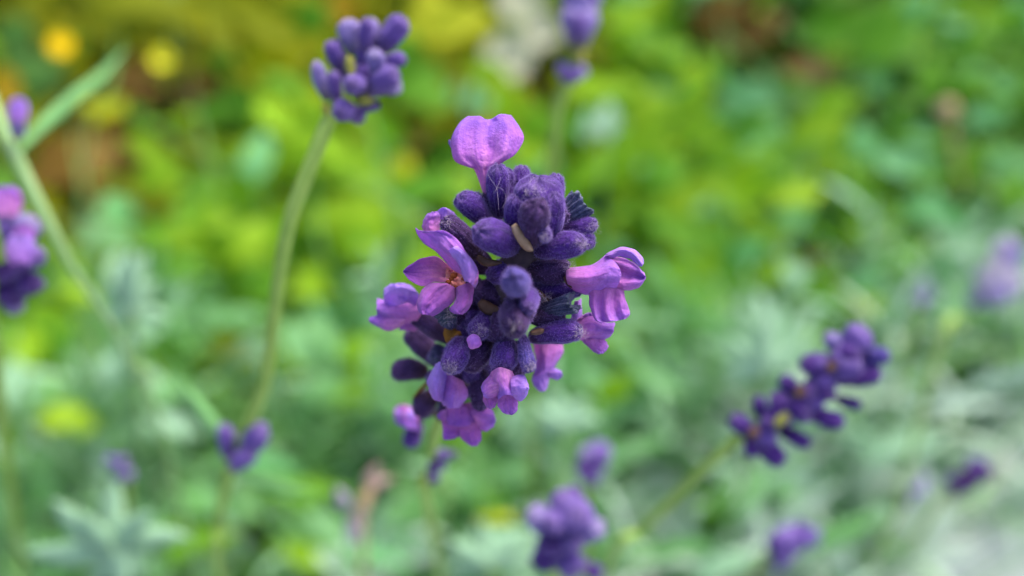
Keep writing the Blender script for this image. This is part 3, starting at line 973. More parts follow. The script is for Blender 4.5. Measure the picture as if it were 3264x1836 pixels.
tuft(hero, (1424, 1008, 8.15), 30, 60, 1)
tuft(hero, (1815, 850, 8.05), 22, 60, 2)
tuft(hero, (1582, 1160, 8.02), 26, 60, 3, 'hair')
tuft(hero, (1690, 1166, 7.92), 24, 60, 4)
tuft(hero, (1530, 1052, 8.0), 30, 60, 5)
tuft(hero, (1436, 1168, 8.0), 26, 60, 6)
tuft(hero, (1735, 945, 8.1), 24, 60, 7)
tuft(hero, (1700, 620, 7.62), 40, 60, 8, ln=(10, 34))
tuft(hero, (1755, 585, 8.05), 20, 40, 9)
tuft(hero, (1740, 752, 7.55), 20, 36, 10)
tuft(hero, (1420, 706, 7.9), 20, 40, 11)
tuft(hero, (1850, 1062, 8.02), 24, 60, 12)
tuft(hero, (1640, 1030, 7.3), 26, 40, 13)
tuft(hero, (1855, 770, 7.68), 22, 50, 14)
tuft(hero, (1892, 725, 8.18), 20, 50, 15)
# spider silk over the upper left bud
sv, sf = [], []
for a, b, c in (((1555, 556), (1570, 580), (1584, 598)), ((1596, 566), (1590, 585), (1584, 598)), ((1584, 598), (1600, 602), (1612, 622)), ((1584, 598), (1580, 606), (1572, 616)), ((1584, 598), (1588, 640), (1590, 672)), ((1612, 622), (1612, 640), (1600, 665))):
    v, f, _u = tube_geo([at(*a, 7.93), at(*b, 7.88), at(*c, 7.88)], [.000010] * 3, 4, 4)
    j = len(sv)
    sv += v
    sf += [tuple(i + j for i in ff) for ff in f]
o = link_mesh('cobweb', sv, sf, M['hair_pale'], hero, org(hero))

def flower():
    f = bpy.data.objects.new('flower', None)
    f.empty_display_size = 0.002
    COL.objects.link(f)
    f.parent = hero
    return f

# top flower: two broad fused lobes seen from outside
f = flower()
crease = lambda u, v: 0.10 * math.sin(math.pi * u) * (1 - v) + v * (0.08 * abs(math.sin(2 * math.pi * u))) + 0.05 * math.sin(6 * math.pi * u) * (1 - v) * v * 2
petal(f, [[(425, 800), (440, 815), (460, 822), (480, 826), (492, 828)],
          [(350, 590), (390, 600), (430, 605), (470, 602), (520, 590)],
          [(285, 548), (350, 540), (440, 530), (530, 520), (605, 512)],
          [(140, 480), (280, 440), (460, 420), (620, 430), (735, 425)],
          [(118, 300), (270, 280), (450, 270), (650, 275), (815, 275)],
          [(180, 150), (290, 140), (475, 130), (650, 130), (770, 160)],
          [(275, 62), (390, 66), (480, 98), (580, 48), (695, 52)]], z2, 8.2, 'petal_pink', crease, nu=30, nv=34, seed=1, dd=[.15, .05, 0, 0, .02, .06, .12], wob=.00022)
petal(f, [[(150, 420), (135, 400), (122, 370)], [(125, 380), (108, 350), (95, 330)], [(110, 290), (98, 285), (88, 300)]], z2, 8.28, 'petal_pale', 0.01, nu=8, nv=8, seed=2)
# open flower facing left
f = flower()
petal(f, [[(1090, 860), (1150, 890), (1200, 945)], [(1060, 800), (1120, 830), (1243, 850)], [(960, 740), (1080, 720), (1238, 740)], [(870, 650), (990, 600), (1150, 620)],
          [(770, 540), (890, 500), (1052, 470)], [(650, 460), (800, 420), (960, 370)], [(590, 385), (700, 350), (840, 320)], [(556, 296), (600, 325), (650, 350)]], z1, 7.98, 'petal', lambda u, v: 0.14 * u * u + 0.10 * math.sin(math.pi * u) + .03 * math.sin(5 * math.pi * v) * u, nu=20, nv=30, seed=3, wob=.0002)
petal(f, [[(1095, 872), (1155, 895), (1208, 948)], [(1065, 790), (1150, 800), (1246, 850)], [(1030, 690), (1130, 680), (1232, 735)], [(960, 600), (1060, 570), (1150, 610)], [(905, 560), (970, 505), (1060, 500)]], z1, 7.86, 'petal_pale', lambda u, v: 0.10 * math.sin(math.pi * u), nu=16, nv=22, seed=41)
petal(f, [[(965, 740), (965, 800), (940, 890)], [(880, 672), (890, 780), (890, 882)], [(770, 603), (780, 760), (770, 880)], [(620, 628), (630, 770), (640, 930)], [(500, 695), (510, 775), (500, 862)], [(428, 765), (427, 772), (430, 780)]],
      z1, 8.03, 'petal_throat', lambda u, v: -0.10 * math.sin(math.pi * u) * (1 - v * .5) + 0.05 * v, nu=18, nv=22, seed=4)
petal(f, [[(880, 890), (930, 910), (1000, 950)], [(740, 890), (860, 960), (1000, 1040)], [(640, 960), (780, 1060), (960, 1112)], [(578, 1075), (700, 1130), (875, 1175)], [(578, 1170), (660, 1200), (780, 1240)], [(625, 1225), (660, 1238), (740, 1248)]],
      z1, 7.98, 'petal_deep', lambda u, v: 0.10 * math.sin(math.pi * u) - .02 * math.cos(4 * math.pi * u), nu=18, nv=22, seed=5)
petal(f, [[(1000, 940), (1080, 910), (1195, 870)], [(1000, 1040), (1090, 1030), (1190, 1000)], [(975, 1112), (1070, 1120), (1172, 1110)], [(933, 1180), (1040, 1195), (1135, 1190)], [(980, 1226), (1040, 1234), (1095, 1225)]],
      z1, 7.95, 'petal_deep', lambda u, v: 0.09 * math.sin(math.pi * u), nu=16, nv=18, seed=6)
petal(f, [[(900, 720), (980, 740), (1090, 760)], [(890, 800), (1000, 830), (1110, 850)], [(900, 900), (1000, 950), (1090, 940)]], z1, 8.06, 'throat', -0.06, 'throat', nu=10, nv=10, seed=7)
for q, (ax_, ay_, r_) in enumerate([(975, 812, 11), (918, 885, 8.5), (998, 942, 7), (1088, 850, 7), (950, 850, 7)]):
    cx_, cy_ = z1(ax_, ay_)
    blob(f, 'anther', at(cx_, cy_, 7.97), r_ * pxm(8), M['anther'], 40 + q, (1.1, .8, 1), .35)
# half hidden flower behind its shoulder
f = flower()
petal(f, [[(820, 330), (760, 340), (690, 350), (640, 320)], [(830, 240), (760, 240), (680, 240), (637, 260)], [(830, 160), (780, 150), (710, 160), (655, 190)], [(800, 118), (770, 115), (735, 122), (690, 145)]], z1, 8.22, 'petal', 0.12, nu=16, nv=16, seed=8)
petal(f, [[(1010, 300), (920, 320), (820, 290)], [(1010, 200), (910, 200), (805, 200)], [(985, 135), (900, 110), (800, 130)], [(930, 95), (865, 68), (815, 100)]], z1, 8.3, 'petal_pale', 0.12, nu=16, nv=14, seed=9)
# blurred flower on the left
f = flower()
petal(f, [[(560, 1150), (480, 1110), (400, 1130), (300, 1170)], [(600, 1080), (470, 1050), (350, 1040), (235, 1120)], [(585, 1005), (480, 960), (330, 950), (212, 1040)], [(500, 920), (420, 897), (310, 902), (220, 955)]], z1, 8.8, 'petal_pale', 0.1, nu=16, nv=14, seed=10, dd=[0, .0, -.1, -.05])
petal(f, [[(620, 1110), (640, 1200), (560, 1330)], [(420, 1080), (420, 1200), (420, 1340)], [(250, 1080), (270, 1200), (280, 1330)], [(138, 1060), (136, 1160), (150, 1260)]], z1, 8.9, 'petal', 0.18, nu=16, nv=16, seed=11)
petal(f, [[(480, 1230), (450, 1290), (430, 1350)], [(280, 1210), (280, 1300), (290, 1412)], [(150, 1240), (150, 1310), (160, 1375)], [(62, 1270), (55, 1300), (70, 1320)]], z1, 8.85, 'petal_pink', 0.08, nu=14, nv=16, seed=12)
petal(f, [[(640, 1300), (600, 1360), (560, 1420)], [(520, 1270), (480, 1340), (440, 1410)], [(430, 1250), (400, 1330), (380, 1400)]], z1, 8.98, 'petal_deep', 0.08, nu=10, nv=10, seed=13)
# right flower with a curled upper lip
f = flower()
petal(f, [[(540, 360), (535, 450), (560, 560)], [(700, 333), (720, 470), (660, 630)], [(860, 300), (900, 450), (760, 660)], [(1020, 188), (1060, 400), (830, 660)], [(1090, 230), (1190, 420), (1120, 620)]], z3, 8.15, 'petal', 0.22, nu=20, nv=22, seed=14)
petal(f, [[(1000, 192), (1040, 205), (1090, 240)], [(1190, 103), (1190, 150), (1180, 212)], [(1330, 128), (1315, 185), (1290, 240)], [(1432, 215), (1395, 250), (1345, 280)], [(1452, 300), (1432, 328), (1400, 332)]], z3, 8.1, 'petal_pale', 0.08, nu=12, nv=20, seed=15)
petal(f, [[(1020, 195), (1060, 380), (1130, 595)], [(1200, 232), (1210, 420), (1220, 616)], [(1330, 288), (1340, 440), (1340, 602)], [(1430, 375), (1430, 460), (1410, 565)], [(1473, 440), (1480, 465), (1465, 492)]], z3, 8.14, 'petal', lambda u, v: 0.08 * math.sin(math.pi * u) + .06 * math.sin(3 * math.pi * u), nu=20, nv=20, seed=16)
petal(f, [[(805, 620), (950, 585), (1100, 575), (1215, 605)], [(805, 720), (940, 720), (1080, 720), (1240, 720)], [(830, 840), (950, 850), (1090, 850), (1282, 840)], [(880, 960), (980, 975), (1130, 935), (1292, 900)], [(950, 1002), (1020, 990), (1170, 975), (1255, 942)]],
      z3, 8.12, 'petal', lambda u, v: 0.05 * math.sin(math.pi * u) + .05 * math.sin(5 * math.pi * u) * (.4 + .6 * v), nu=30, nv=22, seed=17)
# flower below it
f = flower()
petal(f, [[(620, 985), (680, 1090), (690, 1195)], [(820, 875), (830, 1050), (800, 1225)], [(980, 985), (980, 1080), (980, 1195)], [(1112, 995), (1102, 1080), (1062, 1162)]], z3, 8.4, 'petal', 0.16, nu=18, nv=18, seed=18)
petal(f, [[(700, 1185), (860, 1190), (985, 1195)], [(780, 1270), (880, 1270), (1022, 1230)], [(860, 1340), (930, 1335), (1037, 1290)], [(910, 1366), (950, 1368), (1000, 1342)]], z3, 8.38, 'petal', 0.06, nu=14, nv=14, seed=19)
petal(f, [[(640, 740), (680, 735), (712, 710)], [(610, 900), (660, 900), (722, 880)], [(560, 985), (640, 1000), (722, 965)]], z3, 8.45, 'petal_pale', 0.08, nu=10, nv=12, seed=20)
petal(f, [[(630, 985), (660, 975), (690, 990)], [(730, 920), (750, 935), (770, 960)], [(820, 875), (835, 890), (845, 910)]], z3, 8.36, 'petal_pink', 0.03, nu=8, nv=12, seed=21)
# blurred flower under the lower right bud
f = flower()
petal(f, [[(900, 40), (1080, 40), (1300, 40)], [(940, 200), (1080, 210), (1302, 190)], [(940, 380), (1060, 400), (1205, 340)], [(895, 500), (1000, 485), (1120, 455)]], z6, 8.95, 'petal', 0.16, nu=16, nv=16, seed=22)
petal(f, [[(895, 490), (1000, 470), (1110, 450)], [(895, 560), (1000, 560), (1112, 560)], [(945, 650), (1030, 662), (1102, 632)], [(1000, 690), (1040, 697), (1070, 682)]], z6, 8.9, 'petal_pale', 0.06, nu=12, nv=12, seed=23)
petal(f, [[(1090, 400), (1110, 440), (1110, 500)], [(1210, 388), (1210, 450), (1180, 532)], [(1292, 440), (1292, 490), (1240, 548)]], z6, 8.92, 'petal_pale', 0.05, nu=10, nv=10, seed=24)
# small rounded flower at the bottom
f = flower()
petal(f, [[(350, 440), (470, 375), (630, 425)], [(335, 560), (480, 520), (670, 530)], [(430, 700), (540, 660), (670, 680)], [(440, 810), (540, 740), (690, 750)]], z6, 8.12, 'petal_pink', 0.2, nu=18, nv=16, seed=25)
petal(f, [[(430, 460), (450, 590), (470, 710)], [(320, 498), (340, 620), (400, 765)], [(238, 590), (270, 680), (330, 785)], [(222, 650), (236, 710), (265, 772)]], z6, 8.08, 'petal_pink', 0.12, nu=14, nv=14, seed=26)
petal(f, [[(250, 730), (330, 745), (445, 750)], [(252, 820), (340, 830), (438, 830)], [(288, 890), (350, 902), (420, 872)], [(330, 916), (360, 920), (392, 906)]], z6, 8.16, 'petal_deep', 0.08, nu=12, nv=12, seed=27)
petal(f, [[(610, 520), (610, 620), (630, 745)], [(700, 476), (710, 620), (700, 805)], [(792, 488), (792, 630), (762, 818)], [(847, 600), (850, 650), (832, 732)]], z6, 8.05, 'petal_pale', 0.12, nu=14, nv=14, seed=28)
petal(f, [[(440, 790), (560, 690), (695, 730)], [(446, 890), (570, 840), (708, 850)], [(508, 967), (590, 952), (698, 942)], [(560, 994), (620, 1003), (662, 988)]], z6, 8.14, 'petal', lambda u, v: 0.05 * math.sin(math.pi * u) + .03 * math.cos(2 * math.pi * u), nu=16, nv=14, seed=29)
# lower left pair
f = flower()
petal(f, [[(640, 540), (700, 515), (770, 600)], [(552, 690), (650, 690), (745, 760)], [(558, 800), (640, 830), (725, 885)], [(600, 908), (650, 938), (705, 955)]], z5, 8.56, 'petal_pale', 0.16, nu=18, nv=20, seed=30, flip=True)
petal(f, [[(730, 620), (830, 670), (925, 720)], [(690, 760), (820, 790), (972, 820)], [(680, 880), (800, 900), (975, 905)], [(720, 988), (800, 1017), (885, 1012)]], z5, 8.66, 'petal', 0.2, nu=18, nv=20, seed=42)
f = flower()
petal(f, [[(760, 990), (880, 970), (1020, 950)], [(745, 1100), (900, 1080), (1060, 1060)], [(745, 1190), (900, 1210), (1095, 1190)]], z5, 8.95, 'petal_deep', 0.16, nu=14, nv=12, seed=31)
petal(f, [[(770, 1010), (750, 1080), (750, 1145)], [(690, 1058), (690, 1100), (700, 1142)], [(648, 1090), (653, 1105), (662, 1125)]], z5, 8.93, 'petal_pink', 0.03, nu=10, nv=10, seed=32)
petal(f, [[(705, 1140), (820, 1165), (930, 1185)], [(708, 1260), (800, 1272), (905, 1282)], [(720, 1352), (790, 1354), (885, 1326)]], z5, 8.95, 'petal_deep', 0.05, nu=12, nv=12, seed=33)
petal(f, [[(875, 1160), (980, 1160), (1100, 1170)], [(890, 1300), (1000, 1292), (1128, 1262)], [(950, 1372), (1030, 1374), (1124, 1342)], [(1010, 1417), (1050, 1427), (1092, 1407)]], z5, 8.92, 'petal_deep', 0.07, nu=14, nv=14, seed=34)
petal(f, [[(1000, 1000), (1030, 1090), (1070, 1180)], [(1150, 992), (1150, 1110), (1120, 1245)], [(1242, 1035), (1252, 1130), (1182, 1258)], [(1277, 1130), (1278, 1170), (1250, 1222)]], z5, 8.9, 'petal', 0.1, nu=14, nv=14, seed=35)
# far blurred flower at the foot of the head
f = flower()
petal(f, [[(200, 1000), (300, 975), (420, 1060)], [(190, 1090), (300, 1100), (450, 1150)], [(210, 1180), (320, 1230), (460, 1260)]], z5, 10.7, 'petal_pink', 0.25, nu=12, nv=12, seed=36)
petal(f, [[(210, 1010), (190, 1060), (190, 1120)], [(300, 985), (300, 1080), (300, 1180)], [(390, 1010), (410, 1090), (420, 1180)]], z5, 10.6, 'petal_pale', 0.15, nu=12, nv=12, seed=37)
# corolla tip peeping from a bud
blob(flower(), 'petal', at(1512, 1088, 8.0), 23 * pxm(8), M['petal_pink'], 60, (1, 1, 1.1), .25)

# ------------------------------------------------------------------ other lavender stalks
_at0, _pxm0 = at, pxm
DS = lambda d: 8.0 + (d - 8.0) * 0.72          # the neighbours stand this much nearer than first guessed
def at(px, py, d):
    return _at0(px, py, DS(d))
def pxm(d):
    return _pxm0(DS(d))
PROTO = []
for s in range(4):
    V, F, U = bud_geo((0, 0, 0), (0, 0, 1), 1.0, 500 + s, na=18, nl=12, bend=.05 if s % 2 else 0, lump=.24, rib_amp=.07, ribs=6)
    me = {}
    PROTO.append((V, F, U))
PM = {}
def proto_mesh(s, mat):
    key = (s, mat)
    if key not in PM:
        V, F, U = PROTO[s]
        o = link_mesh('bud', V, F, M[mat], None, None, U)
        PM[key] = o.data
        bpy.data.objects.remove(o)
    return PM[key]
BC = [0]
def soft_bud(parent, b, t, wpx, mat, name='bud'):
    base, tip = at(*b), at(*t)
    ax = tip - base
    L = max(ax.length, 1e-5)
    BC[0] += 1
    W = wpx * pxm((b[2] + t[2]) / 2) * (1.02 + 0.16 * math.sin(BC[0] * 2.3))
    L *= 1.04 + 0.08 * math.sin(BC[0] * 3.7)
    o = bpy.data.objects.new(name, proto_mesh(BC[0] % 4, mat))
    COL.objects.link(o)
    o.parent = parent
    q = ax.to_track_quat('Z', 'Y')
    o.matrix_basis = Matrix.Translation(base - org(parent)) @ q.to_matrix().to_4x4() @ Matrix.Rotation(BC[0] * 1.7, 4, 'Z') @ Matrix.Diagonal((W, W, L, 1))
    return o

def stalk(label, pts, radii, stem_mat, buds, conv, group='lavender flower stalks', sc=1.0, bracts=(), petals=(), foot=None, cat='lavender'):
    """pts: photo points (x, y, cm) of the stem from the head down; the stem ends in the ground at foot"""
    g = ground_pt(*foot)
    t = thing('lavender_stalk', label, cat, g, group)
    tube('stem', [at(*p) for p in pts] + [g], list(radii) + [radii[-1] * 1.1], M[stem_mat], t, 10, 6, 0.12)
    for bx, by, bd, tx, ty, td, wd, mt in buds:
        a, b = conv(bx, by), conv(tx, ty)
        soft_bud(t, (a[0], a[1], bd), (b[0], b[1], td), wd * sc, mt)
    for bx, by, tx, ty, wd, d, mt in bracts:
        a, b = conv(bx, by), conv(tx, ty)
        bract(t, [a, ((a[0] + b[0]) / 2 + 2, (a[1] + b[1]) / 2), b], wd * sc, mt, d, seed=bx)
    for i, (cx, cy, rx, ry, d, mt) in enumerate(petals):
        c = conv(cx, cy)
        rx, ry = rx * sc, ry * sc
        rows = [[(c[0] - rx * .6, c[1] + ry), (c[0], c[1] + ry * .9), (c[0] + rx * .6, c[1] + ry)], [(c[0] - rx, c[1] + ry * .2), (c[0], c[1]), (c[0] + rx, c[1] + ry * .2)],
                [(c[0] - rx * .8, c[1] - ry * .6), (c[0], c[1] - ry * .7), (c[0] + rx * .8, c[1] - ry * .6)], [(c[0] - rx * .3, c[1] - ry), (c[0], c[1] - ry * .92), (c[0] + rx * .3, c[1] - ry)]]
        petal(t, rows, lambda x, y: (x, y), d, mt, 0.25 * rx * pxm(d) * 100, nu=10, nv=12, seed=i + cx, wob=.0003)
    return t

# budded head at upper left
r3 = lambda x, y: (x / 3.45 + 900, y / 3.45)
G1 = 'calyx_grey'
G2 = 'calyx_mid'
stalk('pale violet unopened lavender head on a curved green stem, left of the sharp flower',
      [(1120, 230, 12.0), (1085, 310, 12.0), (1045, 390, 11.9), (985, 540, 12.0), (925, 700, 12.3), (890, 880, 12.9), (868, 1060, 13.8), (842, 1230, 15), (795, 1345, 15.8), (735, 1480, 17), (700, 1660, 20), (700, 1836, 24)],
      [.0005, .0009, .00098, .00098, .0010, .0010, .0010, .0010, .0010, .0010, .0010, .0010], 'stem',
      [(770, 600, 12.0, 730, 215, 11.7, 62, G1), (900, 620, 11.9, 930, 250, 11.5, 52, G2), (950, 560, 12.1, 990, 195, 11.9, 60, G1), (1080, 580, 12.0, 1310, 230, 11.7, 68, G2),
       (1080, 720, 11.8, 1350, 640, 11.6, 56, G2), (640, 780, 12.0, 530, 460, 11.7, 46, G2), (490, 1110, 12.0, 380, 720, 11.7, 46, G1), (600, 1170, 11.9, 560, 770, 11.5, 48, G2),
       (1050, 830, 11.6, 1010, 590, 11.2, 50, G1), (930, 1000, 11.7, 1260, 790, 11.2, 82, G2), (840, 960, 11.7, 770, 930, 11.0, 62, G2), (740, 1160, 11.8, 640, 1240, 11.2, 58, G2),
       (820, 1230, 12.0, 1070, 1150, 11.8, 36, G2), (1120, 980, 12.0, 1260, 930, 11.8, 50, G1), (950, 760, 12.1, 900, 480, 11.9, 60, G2), (700, 900, 12.1, 650, 620, 12.0, 50, G2), (780, 1200, 12.1, 850, 1300, 11.9, 50, G2),
       (860, 1100, 12.2, 900, 900, 11.9, 90, G2), (840, 1000, 12.3, 800, 700, 12.0, 86, G2), (960, 900, 12.3, 880, 640, 12.0, 86, G2)], r3,
      bracts=[(760, 830, 710, 600, 34, 11.55, 'bract_olive'), (800, 1080, 1010, 1130, 36, 11.45, 'bract_olive'), (490, 1260, 440, 1130, 24, 11.7, 'bract_olive')], foot=(760, 2050))
# the whorl lower on that stem
k1 = COL.objects.get('lavender_stalk.001')
for b, t, wd, mt in (((728, 1462, 16.4), (714, 1365, 16), 62, 'calyx_mid'), ((790, 1450, 16.3), (830, 1360, 15.8), 66, 'calyx_mid'), ((738, 1490, 16.4), (800, 1440, 15.9), 56, 'calyx_mid'), ((810, 1440, 16.3), (836, 1385, 16.2), 40, G1)):
    soft_bud(k1, b, t, wd, mt)

# long head at the right
r5 = lambda x, y: (x / 2.683 + 2250, y / 2.683 + 980)
D1, D2 = 'calyx_mid', 'calyx'
stalk('deep violet lavender head leaning to the right with gaps between its whorls',
      [(2720, 1100, 14.3), (2560, 1240, 14.6), (2400, 1370, 14.9), (2343, 1405, 15.1), (2200, 1535, 17), (2050, 1690, 20), (1940, 1800, 23)],
      [.0006, .0008, .0008, .0008, .0008, .0008, .0009], 'stem',
      [(1160, 420, 14.3, 1350, 170, 13.8, 82, D1), (1160, 400, 14.3, 1050, 250, 14.0, 50, G1), (1310, 420, 14.2, 1570, 400, 13.8, 66, 'calyx_blue'), (1040, 490, 14.2, 1290, 360, 13.7, 60, D2),
       (1120, 640, 14.3, 1470, 560, 13.9, 66, D2), (1020, 560, 14.3, 830, 450, 14.1, 70, D2), (1060, 620, 14.2, 1290, 500, 13.6, 46, D1), (860, 640, 14.4, 1120, 640, 13.9, 70, D1), (1090, 770, 14.5, 1310, 835, 14.3, 38, D2),
       (780, 780, 14.5, 670, 600, 14.3, 48, D2), (790, 830, 14.4, 1010, 780, 14.0, 60, D1), (810, 880, 14.5, 1140, 980, 14.2, 54, D2), (540, 980, 14.7, 430, 760, 14.5, 50, D2), (500, 1000, 14.6, 640, 860, 14.3, 62, D2),
       (390, 1060, 14.8, 240, 950, 14.6, 56, D2), (620, 1040, 14.7, 890, 1170, 14.5, 54, D2), (420, 1130, 14.8, 640, 1310, 14.6, 70, D2), (400, 1120, 14.7, 600, 1070, 14.4, 60, D1), (370, 1100, 14.8, 400, 1260, 14.6, 60, D2), (1250, 500, 14.3, 1460, 470, 14.1, 70, D1), (960, 660, 14.4, 1090, 560, 14.0, 72, D2), (940, 740, 14.4, 1060, 720, 13.9, 66, D2), (700, 860, 14.5, 880, 900, 14.0, 70, D2), (760, 720, 14.4, 900, 740, 14.0, 70, D2), (560, 930, 14.6, 720, 960, 14.1, 66, D2), (1130, 520, 14.2, 1210, 430, 13.7, 70, D1), (470, 1030, 14.7, 560, 1000, 14.2, 62, D2), (980, 540, 14.3, 960, 420, 14.0, 60, D1), (640, 880, 14.6, 620, 760, 14.3, 60, D2)], r5,
      bracts=[(1050, 550, 1090, 450, 34, 13.6, 'bract_brown'), (770, 760, 850, 670, 36, 13.8, 'bract_brown'), (380, 1110, 440, 1020, 36, 14.1, 'bract_brown'), (590, 1010, 710, 900, 34, 14.0, 'bract_olive')], foot=(1880, 2020))

# blurred head at the bottom
r7 = lambda x, y: (x / 2.473 + 1200, y / 2.473 + 1250)
stalk('blurred violet lavender head with pale tips at the bottom edge of the picture',
      [(1790, 1640, 16.5), (1770, 1760, 18.5), (1765, 1860, 21)], [.0008, .001, .0011], 'stem',
      [(1480, 1100, 16.5, 1480, 800, 15.6, 110, D1), (1420, 1090, 16.4, 1230, 960, 15.8, 70, G1), (1560, 1120, 16.4, 1760, 1060, 15.7, 76, G1), (1430, 1050, 16.3, 1380, 1030, 15.1, 90, D1), (1540, 1000, 16.3, 1590, 960, 15.2, 90, D1),
       (1450, 1220, 17, 1240, 1380, 16.6, 80, D2), (1460, 1240, 17, 1560, 1400, 16.4, 90, D1), (1420, 1220, 16.8, 1360, 1180, 15.6, 90, D2), (1500, 1160, 16.6, 1560, 1180, 15.4, 80, D1), (1530, 900, 16.6, 1540, 770, 16.2, 50, D2), (1620, 1150, 16.8, 1640, 960, 16.3, 60, G1), (1650, 1360, 18, 1760, 1440, 17.8, 60, D2)], r7, foot=(1760, 2060))

# left edge head with open petals
rl = lambda x, y: (x / 2.368, y / 2.368 + 612)
stalk('lavender head with bright pink and violet petals cut off by the left edge',
      [(40, 800, 14.5), (25, 920, 15), (-20, 1100, 16)], [.0008, .001, .0011], 'stem',
      [(60, 420, 14.5, 60, 180, 14.0, 90, D1), (60, 400, 14.5, 250, 220, 14.1, 80, G1), (60, 520, 14.5, 290, 480, 14.1, 80, D1), (40, 620, 14.6, 60, 500, 13.8, 90, D2), (80, 680, 14.8, 260, 690, 14.4, 80, D2), (30, 720, 14.8, 120, 800, 14.4, 80, D2), (60, 780, 15, 130, 880, 14.8, 50, G1), (0, 300, 14.5, 0, 180, 14.1, 90, D1), (-60, 500, 14.5, -160, 400, 14.1, 90, D1), (-60, 650, 14.6, -170, 640, 14.2, 80, D2)], rl,
      petals=[(50, 70, 52, 50, 13.8, 'petal_pink'), (150, 430, 50, 50, 13.6, 'petal_pale'), (180, 310, 34, 30, 13.9, 'petal')], foot=(120, 2200))

# stalk at the far left with a leaf and a single floret
ident = lambda x, y: (x, y)
t = stalk('tall pale green lavender stem at the left edge with one lilac floret', [(-30, 300, 16.5), (20, 440, 16.5), (62, 520, 16.6), (140, 680, 17), (230, 850, 17.8), (330, 1000, 19), (420, 1160, 21), (520, 1400, 26)],
          [.0008, .0010, .0011, .0010, .0008, .0007, .0007, .0007], 'stem_pale', [(55, 440, 16.4, 58, 372, 16.0, 50, G1)], ident, petals=[(58, 350, 34, 40, 15.9, 'petal_pale')], foot=(700, 2100))
def big_leaf(parent, pts, wpx, mat, d0, d1, name='leaf', tilt=0.15):
    n, k = 14, 5
    P = catmull(np.array(pts, float), n)
    T = np.gradient(P, axis=0)
    V, F = [], []
    for i in range(n):
        s = i / (n - 1)
        wv = wpx / 2 * min(1, .45 + 1.6 * s) * (1 - s ** 4) + 0.5
        nn = np.array([-T[i][1], T[i][0]])
        nn /= np.linalg.norm(nn) + 1e-9
        for j in range(k):
            u = j / (k - 1) * 2 - 1
            q = P[i] + nn * wv * u
            V.append(at(q[0], q[1], d0 + (d1 - d0) * s + tilt * u * u))
    for i in range(n - 1):
        for j in range(k - 1):
            F.append((i * k + j, i * k + j + 1, (i + 1) * k + j + 1, (i + 1) * k + j))
    o = link_mesh(name, V, F, M[mat], parent, org(parent))
    s = o.modifiers.new('thickness', 'SOLIDIFY')
    s.thickness = 0.0003
    return o
big_leaf(t, [(62, 480), (130, 405), (230, 315), (330, 235), (405, 150)], 50, 'silver', 18.5, 25)
big_leaf(k1, [(735, 1425), (690, 1370), (630, 1290), (560, 1195)], 52, 'silver', 16.5, 18.5)
big_leaf(k1, [(745, 1490), (800, 1520), (900, 1560), (1010, 1570)], 50, 'silver', 17, 22)

# top head
stalk('greyish violet lavender head cut off by the top edge with one separate whorl below it',
      [(1850, 40, 17.8), (1835, 150, 18), (1815, 250, 18.3), (1780, 330, 18.8), (1768, 440, 19.6), (1750, 560, 21), (1730, 760, 24), (1700, 1100, 30)], [.0008, .0009, .001, .001, .001, .001, .001, .001], 'stem',
      [(1840, 150, 18, 1815, 40, 17.6, 60, G1), (1850, 150, 18, 1880, 30, 17.5, 70, G1), (1850, 90, 18, 1850, -40, 17.6, 90, G1), (1850, 80, 18, 1815, -40, 17.7, 60, G1), (1860, 80, 18, 1905, -50, 17.7, 60, G1), (1840, 130, 17.9, 1845, 60, 17.2, 60, G2), (1850, 20, 18, 1870, -70, 17.5, 80, G2),
       (1815, 250, 18.3, 1785, 205, 18, 44, G1), (1820, 250, 18.3, 1860, 215, 18, 46, G1), (1812, 255, 18.3, 1800, 225, 17.6, 44, G2), (1815, 250, 18.2, 1835, 245, 17.6, 40, G2)], ident,
      bracts=[(1835, 150, 1850, 205, 50, 17.8, 'bract_olive')], foot=(1690, 1900))

# right edge head
re = lambda x, y: (x / 2.368 + 2176, y / 2.368 + 612)
stalk('pale faded lavender head leaning in from the right edge', [(3190, 880, 36.0), (3130, 960, 36.5), (3060, 1040, 38.0), (2980, 1150, 29)], [.001, .001, .0011, .0011], 'stem',
      [(2400, 680, 36.0, 2480, 540, 35.5, 60, G1), (2300, 760, 36.2, 2180, 820, 36.0, 60, 'calyx_grey'), (2330, 720, 36.0, 2240, 640, 35.6, 54, G1), (2380, 740, 36.0, 2350, 780, 35.0, 60, 'calyx_grey'), (2450, 700, 36.0, 2560, 720, 35.6, 60, G1), (2430, 600, 36.0, 2500, 380, 35.6, 70, 'calyx_grey')], re,
      petals=[(2350, 600, 40, 38, 35.2, 'greyviolet'), (2480, 660, 34, 40, 35.1, 'greyviolet'), (2330, 690, 44, 40, 35.3, 'greyviolet'), (2440, 470, 50, 60, 35.6, 'greyviolet')], foot=(2850, 1700))

